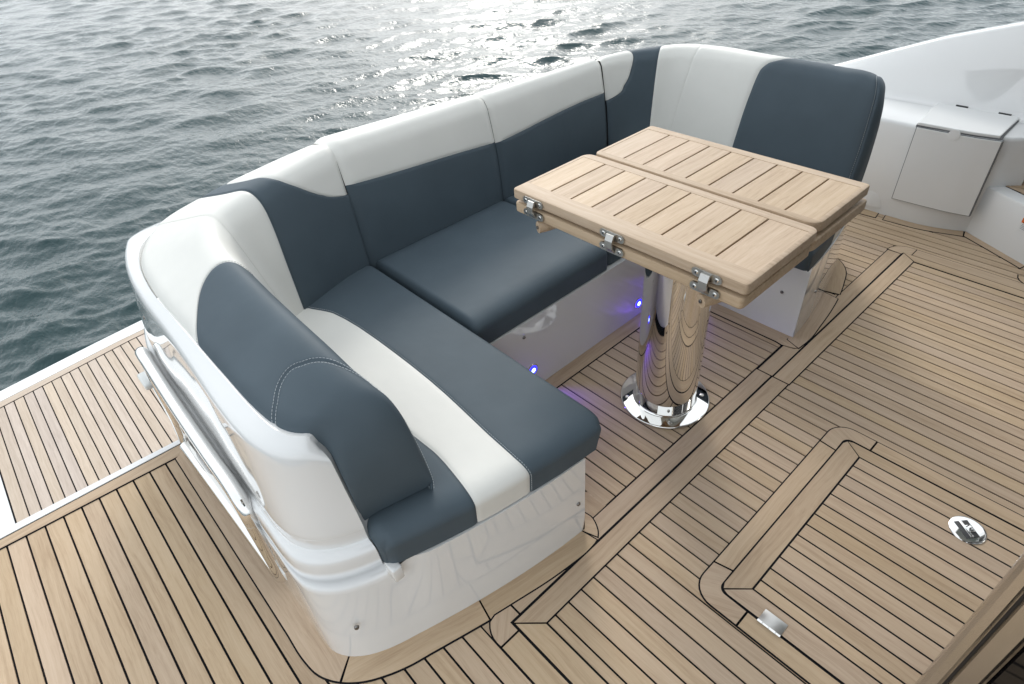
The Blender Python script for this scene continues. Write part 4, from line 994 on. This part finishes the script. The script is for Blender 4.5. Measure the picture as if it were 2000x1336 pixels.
tr = ccw([(3.335, 0.487), (3.19, 0.215), (3.05, -0.06), (3.05, -1.1), (3.48, -1.1), (3.48, 0.487)])
board('tread_bed', inset_bed(tr, 0.004), 0.230, 0.2372, 'caulk', stp)
for i in range(10):
    x0 = 3.05 + i * 0.0455; x1 = x0 + 0.0455
    if x0 > 3.47: break
    def yt(x): return float(np.interp(x, [3.05, 3.19, 3.335, 3.48], [-0.06, 0.215, 0.487, 0.487]))
    board('plank', [(x0 + g2, -1.1), (min(x1, 3.48) - g2, -1.1), (min(x1, 3.48) - g2, yt(x1)), (x0 + g2, yt(x0))], 0.234, 0.2392, 'deck_teak', stp)
# warning label on the face of the step
fa = Vector((3.272, 0.517, 0)); fb = Vector((3.114, 0.228, 0)); fd = (fb - fa).normalized(); fn = Vector((fd.y, -fd.x, 0))
if fn.x > 0: fn = -fn
def lab(name, u0, u1, z0, z1, mat, k):
    V = [fa + fd * u + fn * k + Vector((0, 0, z)) for u, z in ((u0, z0), (u1, z0), (u1, z1), (u0, z1))]
    return part_of(mesh(name, V, [(0, 1, 2, 3)], mat), stp)
u0 = 0.228
lab('warning_label', u0, u0 + 0.10, 0.130, 0.186, 'label_white', 0.0012)
lab('label_header', u0, u0 + 0.10, 0.164, 0.186, 'label_orange', 0.0018)
V = [fa + fd * (u0 + a) + fn * 0.0024 + Vector((0, 0, b)) for a, b in ((0.008, 0.167), (0.026, 0.167), (0.017, 0.183))]
part_of(mesh('label_triangle', V, [(0, 1, 2)], 'label_ink'), stp)
for i in range(4): lab('label_line', u0 + 0.006, u0 + 0.085 - 0.012 * (i % 2), 0.157 - i * 0.0065, 0.1592 - i * 0.0065, 'label_grey', 0.0018)

# ================================================================== LOW GATE AT THE SALOON ENTRANCE
door = empty('entrance_gate', (0.88, -0.17, 0)); tag(door, 'polished steel edge of the low dark glass gate at the saloon entrance', 'gate')
def upright(name, prof, mat, top=0.98):
    k = 0.86 / 0.604; prof = [(x * k, y * k) for x, y in prof]; V = []; F = []; n = len(prof)
    cx = sum(p[0] for p in prof) / n; cy_ = sum(p[1] for p in prof) / n
    for z, sc in ((0.02, 1.0), (top - 0.012, 1.0), (top - 0.003, 0.97), (top, 0.90)):
        for x, y in prof: V.append((cx + (x - cx) * sc, cy_ + (y - cy_) * sc, z))
    for r in range(3):
        for i in range(n): F.append((r * n + i, r * n + (i + 1) % n, (r + 1) * n + (i + 1) % n, (r + 1) * n + i))
    F.append(tuple(range(n))[::-1]); F.append(tuple(range(3 * n, 4 * n)))
    o = mesh(name, V, F, mat); bm = bmesh.new(); bm.from_mesh(o.data); bmesh.ops.recalc_face_normals(bm, faces=bm.faces); bm.to_mesh(o.data); bm.free(); auto(o, 30); part_of(o, door)
upright('frame_lip', [(0.604, -0.0750), (0.598, -0.0765), (0.594, -0.081), (0.594, -0.090), (0.599, -0.0945), (0.63, -0.0955), (0.63, -0.077)], 'satin_steel')
upright('seal', [(0.602, -0.0948), (0.602, -0.0985), (0.63, -0.0995), (0.63, -0.0960)], 'dark_rubber', 0.975)
upright('frame_face', [(0.602, -0.0988), (0.599, -0.101), (0.606, -0.121), (0.612, -0.125), (0.64, -0.126), (0.64, -0.1000)], 'satin_steel')
upright('glass', [(0.616, -0.1283), (0.612, -0.131), (0.618, -0.225), (0.632, -0.226), (0.630, -0.1283)], 'black_glass', 0.95)
upright('frame_edge', [(0.622, -0.2275), (0.616, -0.232), (0.620, -0.255), (0.645, -0.256), (0.645, -0.2275)], 'satin_steel')

# ================================================================== SUPERSTRUCTURE OVER AND BEHIND THE CAMERA
ov = bevel_poly('flybridge_overhang', rrect(-0.35, 4.0, -3.0, 0.15, 0.25), 2.62, 2.80, 'gelcoat_satin', None, 0.03)
tag(ov, 'white flybridge overhang above the forward end of the cockpit', 'overhang')
bk = empty('saloon_bulkhead', (1.5, -0.8, 0)); tag(bk, 'saloon bulkhead with dark glass doors facing the cockpit', 'bulkhead')
box('glass_door', 0.78, 3.3, -0.56, -0.54, 0.02, 2.05, 'black_glass', bk)
box('lintel', -0.5, 3.4, -0.60, -0.54, 2.052, 2.618, 'gelcoat_satin', bk)
box('side_panel', 3.302, 3.6, -0.60, -0.50, 0.02, 2.05, 'gelcoat_satin', bk)
for xx in (1.6, 2.45): box('door_stile', xx, xx + 0.05, -0.539, -0.528, 0.02, 2.05, 'polished_steel', bk)
